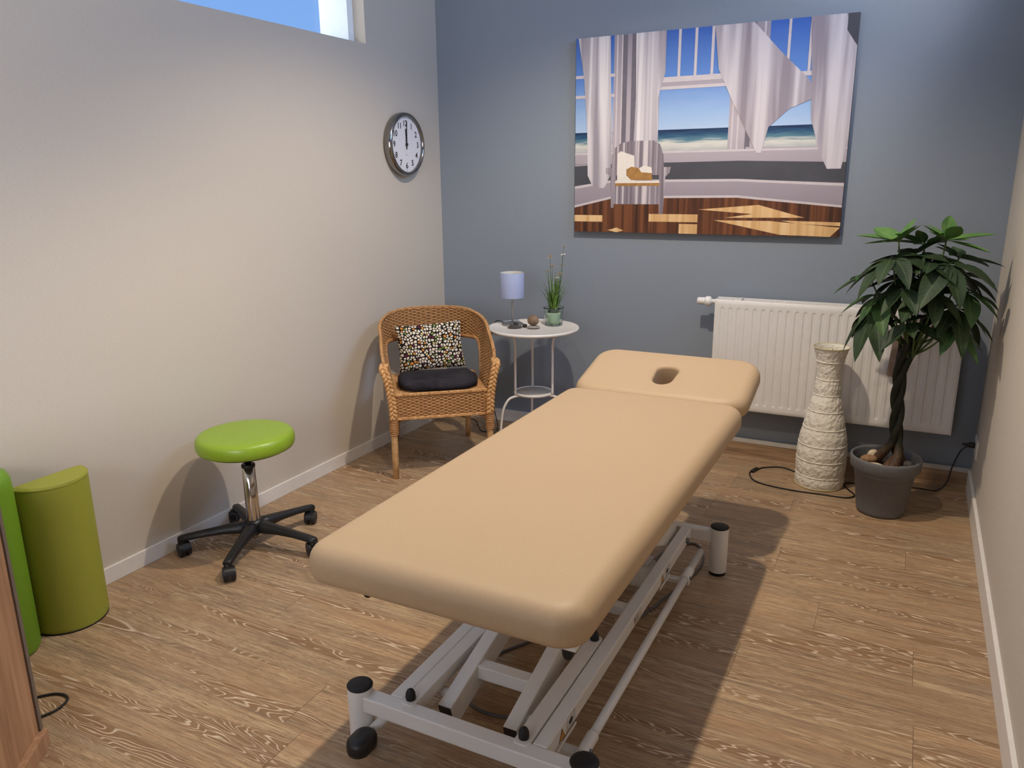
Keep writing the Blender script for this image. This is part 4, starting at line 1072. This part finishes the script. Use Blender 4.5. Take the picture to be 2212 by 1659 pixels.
# the band: rows follow constant v
def band_rows():
    mb = MB(); nu = 300; rib = 60; nrow = 44
    for j in range(nrow):
        pts = []; z = .433 + j * .0084
        seg = []
        for i in range(nu + 1):
            s_ = -1 + 2 * i / nu
            if zbot(s_) - .004 < z < ztop(s_) - .002: seg.append(S(s_, z, .0032 * cos(pi * rib * i / nu + pi * (j % 2))))
            else:
                if len(seg) > 2: mb.tube(seg, .0041, 5, 0, caps=False)
                seg = []
        if len(seg) > 2: mb.tube(seg, .0041, 5, 0, caps=False)
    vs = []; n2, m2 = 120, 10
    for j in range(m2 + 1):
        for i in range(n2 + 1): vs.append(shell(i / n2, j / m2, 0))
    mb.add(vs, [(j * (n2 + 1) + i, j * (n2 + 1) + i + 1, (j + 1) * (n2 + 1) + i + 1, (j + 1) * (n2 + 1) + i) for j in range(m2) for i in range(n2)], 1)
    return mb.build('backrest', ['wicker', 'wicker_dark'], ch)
band_rows()
def braid(name, path, r, w, per, mat='braid', parent=ch, depth=.55):
    """three-strand braid along a path of points"""
    pts = [Vector(p) for p in path]; Ls = [0]
    for a, b in zip(pts, pts[1:]): Ls.append(Ls[-1] + (b - a).length)
    tot = Ls[-1]; n = int(tot / per * 14); mb = MB()
    def at(l):
        for i in range(len(pts) - 1):
            if Ls[i + 1] >= l or i == len(pts) - 2:
                t = (l - Ls[i]) / max(1e-6, Ls[i + 1] - Ls[i]); return pts[i].lerp(pts[i + 1], t), (pts[i + 1] - pts[i]).normalized()
    for s_ in range(3):
        out = []
        for i in range(n + 1):
            l = tot * i / n; p, d = at(l); q = 2 * pi * (l / per + s_ / 3)
            ref = Vector((0, -1, 0)) if abs(d.y) < .8 else Vector((0, 0, 1))
            e1 = d.cross(ref).normalized(); e2 = e1.cross(d).normalized()
            out.append(p + e1 * (w * sin(q)) + e2 * (w * depth * sin(2 * q)))
        mb.tube(out, r, 7, 0)
    return mb.build(name, mat, parent)
rimp = [S(-1 + 2 * i / 120, ztop(-1 + 2 * i / 120), 0) for i in range(121)]
braid('top_rim', rimp, .0042, .0048, .03, mat='wicker')
hoop = [S(-1 + 2 * i / 120, zbot(-1 + 2 * i / 120) - .006, .002) for i in range(121) if (1 - abs(-1 + 2 * i / 120)) * HL > .19]
MB().tube(hoop, .0105, 10).build('back_hoop', 'rattan_brown', ch)
for sx in (-1, 1):
    tip = S(sx, ztop(sx)); 
    pth = smooth_path([tip + Vector((0, .02, .0)), tip + Vector((sx * .008, -.014, -.012)), Vector((sx * .268, -.264, .53)), Vector((sx * .250, -.262, .42)), Vector((sx * .244, -.262, .318))], 8)
    braid('arm_braid', pth, .0092, .0135, .066, depth=.45)
# seat box aprons
def apron_front(u, v, off): return Vector((-.228 + .456 * u, -.244 - off, .315 + .118 * v))
weave('front_apron', apron_front, 150, 15, r=.0042, rib=22)
def apron_side(sx):
    def f_(u, v, off): return Vector((sx * (.236 + off - .02 * u), -.24 + .43 * u, .315 + .115 * v))
    return f_
for sx in (-1, 1): weave('side_apron', apron_side(sx), 110, 15, r=.0042, rib=20)
def apron_back(u, v, off): return Vector((-.216 + .432 * u, .19 + off, .315 + .115 * v))
weave('rear_apron', apron_back, 90, 15, r=.0042, rib=26)
def seatf(u, v, off): return Vector((-.235 + .47 * u, -.243 + .44 * v, .432 + off * .6))
weave('seat', seatf, 120, 50, r=.0045, rib=30)
braid('apron_edge', [(-.235, -.247, .437), (0, -.249, .437), (.235, -.247, .437)], .0042, .005, .03)
braid('apron_edge', [(-.235, -.247, .313), (0, -.249, .313), (.235, -.247, .313)], .004, .0045, .03)
for sx in (-1, 1):
    fl_ = MB().tube([(sx * .24, -.246, .42), (sx * .244, -.246, .3), (sx * .246, -.249, .1), (sx * .246, -.252, 0)], [.014, .0165, .0165, .0155], 20).build('front_leg', 'rattan', ch)
    wr = MB()
    for k in range(9): z = .235 + .0095 * k; wr.tube([((sx * .245) + .0185 * cos(a), -.247 + .0185 * sin(a), z) for a in [2 * pi * q / 20 for q in range(20)]], .0048, 6, closed=True)
    wr.build('cane_wrap', 'rattan_brown', fl_)
    bl = MB().tube([(sx * .19, .15, .43), (sx * .195, .2, .3), (sx * .205, .28, .12), (sx * .212, .345, 0)], [.0165, .0165, .016, .015], 20).build('rear_leg', 'rattan', ch)
    MB().tube(smooth_path([(sx * .236, -.23, .272), (sx * .226, -.05, .302), (sx * .215, .1, .295), (sx * .2, .2, .265)], 6), .0105, 12).build('side_stretcher', 'rattan_brown', ch)
MB().tube(smooth_path([(-.235, -.22, .285), (-.1, -.05, .305), (0, .02, .31), (.1, -.05, .305), (.235, -.22, .285)], 6), .010, 12).build('bow_stretcher', 'rattan_brown', ch)
MB().tube([(-.2, .2, .29), (.2, .2, .29)], .010, 12).build('rear_stretcher', 'rattan_brown', ch)

# cushions (world placement uses the chair frame)
RZ = Matrix.Rotation(CA, 4, 'Z')
def cw(p): return CO + (RZ @ Vector(p))
def pillow(name, w, h, th, mat, n=28, pinch=.06, wrinkle=0, uv=True):
    mb = MB()
    for side in (1, -1):
        vs = []; 
        for j in range(n + 1):
            for i in range(n + 1):
                u, v = i / n * 2 - 1, j / n * 2 - 1
                e = (1 - abs(u) ** 3.2) * (1 - abs(v) ** 3.2); e = max(e, 0) ** .5
                px, py = u * w / 2 * (1 - pinch * (1 - v * v)) * 1, v * h / 2 * (1 - pinch * (1 - u * u))
                dz = th / 2 * e * (1 - .22 * math.exp(-(u / .18) ** 2))
                if wrinkle: dz += wrinkle * e * (sin(u * 9 + v * 5) * .5 + sin(v * 11 - u * 7) * .5)
                vs.append((px, py, side * dz))
        fs = []; uvs = []
        for j in range(n):
            for i in range(n):
                q = [j * (n + 1) + i, j * (n + 1) + i + 1, (j + 1) * (n + 1) + i + 1, (j + 1) * (n + 1) + i]
                t_ = [(i / n * w / h, j / n), ((i + 1) / n * w / h, j / n), ((i + 1) / n * w / h, (j + 1) / n), (i / n * w / h, (j + 1) / n)]
                if side < 0: q = q[::-1]; t_ = t_[::-1]
                fs.append(q); uvs.append(t_)
        mb.add(vs, fs, 0, uvs)
    return mb.build(name, mat)
cp = pillow('throw_pillow', .36, .255, .085, 'mosaic')
cp.matrix_world = Matrix.Translation(cw((-.012, .132, .596))) @ RZ @ Matrix.Rotation(radians(74), 4, 'X') @ Matrix.Rotation(radians(3), 4, 'Z')
tag(cp, 'rectangular cushion with a black and cream mosaic print leaning in the chair', 'cushion')
sc_ = MB(); rings = []
for z, s_ in ((.0, .80), (.003, .92), (.012, .985), (.024, 1.0), (.036, .985), (.046, .93), (.052, .82), (.054, .55), (.05, .2), (.049, .02)):
    rg = []
    for k in range(72):
        a = 2 * pi * k / 72; cx_, sy_ = cos(a), sin(a)
        x = .206 * abs(cx_) ** .62 * (1 if cx_ > 0 else -1); y = .156 * abs(sy_) ** .62 * (1 if sy_ > 0 else -1)
        wv = .004 * sin(a * 7 + z * 60) * (1 if .01 < z < .05 else 0)
        rg.append(Vector((x * s_, y * s_, z * .88 + wv + .008 * (x / .195) ** 2 * (1 if z > .02 else 0))))
    rings.append(rg)
sc_.loops(rings); so2 = sc_.build('seat_cushion', 'dark_cloth')
so2.matrix_world = Matrix.Translation(cw((.0, -.079, .4385))) @ RZ
tag(so2, 'dark charcoal seat pad on the wicker chair', 'cushion')

# ------------------------------------------------------------------ lights
def spot(name, loc, power, size, col, ang=165, blend=.8, aim=None):
    l = bpy.data.lights.new(name, 'SPOT'); l.energy = power; l.shadow_soft_size = size; l.color = col
    l.spot_size = radians(ang); l.spot_blend = blend
    o = bpy.data.objects.new(name, l); COL.objects.link(o); o.location = loc
    if aim:
        d = Vector(aim) - Vector(loc); o.rotation_euler = d.to_track_quat('-Z', 'Y').to_euler()
    return o
WARM = (1.0, .865, .68)
spot('ceiling_spot', (1.63, -1.45, 2.87), 145, .035, WARM, 124, .6, (1.45, -1.2, .9))
spot('ceiling_spot', (1.63, -2.46, 2.87), 60, .035, WARM, 108, .5)
# world: blue sky to the left, brightened behind and overhead to send in more light
w = bpy.data.worlds.new('World'); SC.world = w; w.use_nodes = True
nt = w.node_tree; bg = nt.nodes['Background']; tc = nt.nodes.new('ShaderNodeTexCoord'); sp = nt.nodes.new('ShaderNodeSeparateXYZ')
nt.links.new(tc.outputs['Generated'], sp.inputs[0])
r1 = nt.nodes.new('ShaderNodeValToRGB'); nt.links.new(sp.outputs[2], r1.inputs[0])
e = r1.color_ramp.elements; e[0].position = 0; e[0].color = (.28, .5, .95, 1); e[1].position = .8; e[1].color = (.35, .58, 1.0, 1)
k1 = e.new(.3); k1.color = (.2, .42, .9, 1); k2 = e.new(.42); k2.color = (.28, .52, 1.0, 1)
mr = nt.nodes.new('ShaderNodeMapRange'); nt.links.new(sp.outputs[2], mr.inputs[0]); mr.inputs[1].default_value = .33; mr.inputs[2].default_value = .6; mr.inputs[3].default_value = 1; mr.inputs[4].default_value = 2.5
mr2 = nt.nodes.new('ShaderNodeMapRange'); nt.links.new(sp.outputs[1], mr2.inputs[0]); mr2.inputs[1].default_value = -.35; mr2.inputs[2].default_value = -.75; mr2.inputs[3].default_value = 0; mr2.inputs[4].default_value = 1
mx = nt.nodes.new('ShaderNodeMix'); mx.data_type = 'RGBA'; nt.links.new(mr2.outputs[0], mx.inputs[0]); nt.links.new(r1.outputs[0], mx.inputs[6]); mx.inputs[7].default_value = (.9, .92, 1, 1)
ms = nt.nodes.new('ShaderNodeMath'); ms.operation = 'MULTIPLY_ADD'; nt.links.new(mr2.outputs[0], ms.inputs[0]); ms.inputs[1].default_value = 1.2; nt.links.new(mr.outputs[0], ms.inputs[2])
# sky made far brighter on the right to feed the added window
ax_ = nt.nodes.new('ShaderNodeMapRange'); nt.links.new(sp.outputs[0], ax_.inputs[0]); ax_.inputs[1].default_value = .1; ax_.inputs[2].default_value = .5
ay_ = nt.nodes.new('ShaderNodeMapRange'); nt.links.new(sp.outputs[1], ay_.inputs[0]); ay_.inputs[1].default_value = .9; ay_.inputs[2].default_value = .5
hz = nt.nodes.new('ShaderNodeMath'); hz.operation = 'MULTIPLY'; nt.links.new(ax_.outputs[0], hz.inputs[0]); nt.links.new(ay_.outputs[0], hz.inputs[1])
hm = nt.nodes.new('ShaderNodeMath'); hm.operation = 'MULTIPLY_ADD'; nt.links.new(hz.outputs[0], hm.inputs[0]); hm.inputs[1].default_value = 22.0; nt.links.new(ms.outputs[0], hm.inputs[2]); ms = hm
nt.links.new(mx.outputs[2], bg.inputs[0]); nt.links.new(ms.outputs[0], bg.inputs[1])
def portal(loc, rot, sx, sy):
    l = bpy.data.lights.new('portal', 'AREA'); l.shape = 'RECTANGLE'; l.size = sx; l.size_y = sy; l.cycles.is_portal = True
    o = bpy.data.objects.new('window_portal', l); COL.objects.link(o); o.location = loc; o.rotation_euler = rot
portal((-T - .005, (WY0 + WY1) / 2, (WZ0 + WZ1) / 2), (0, radians(-90), 0), WZ1 - WZ0, WY1 - WY0)
portal((W + T + .005, (SY0 + SY1) / 2, (SZ0 + SZ1) / 2), (0, radians(90), 0), SZ1 - SZ0, SY1 - SY0)
portal(((RX0 + RX1) / 2, YB - T - .005, (RZ0 + RZ1) / 2), (radians(90), 0, 0), RX1 - RX0, RZ1 - RZ0)

# ------------------------------------------------------------------ camera
cam = bpy.data.cameras.new('Camera'); co = bpy.data.objects.new('Camera', cam); COL.objects.link(co)
yaw, pitch, roll = -.4745010, .2595380, -.0109595
fv = Vector((sin(yaw) * cos(pitch), cos(yaw) * cos(pitch), -sin(pitch)))
rv = Vector((cos(yaw), -sin(yaw), 0)); uv_ = rv.cross(fv)
r2 = rv * cos(roll) + uv_ * sin(roll); u2 = uv_ * cos(roll) - rv * sin(roll)
co.matrix_world = Matrix(((r2.x, u2.x, -fv.x, 2.602776), (r2.y, u2.y, -fv.y, -4.151694), (r2.z, u2.z, -fv.z, 1.48), (0, 0, 0, 1)))
cam.sensor_width = 36; cam.lens = 1682.131 / 2212 * 36; cam.clip_start = .02
SC.camera = co
vs_ = SC.view_settings; vs_.view_transform = 'Standard'; vs_.look = 'None'; vs_.gamma = 1; vs_.exposure = 0; vs_.use_curve_mapping = False
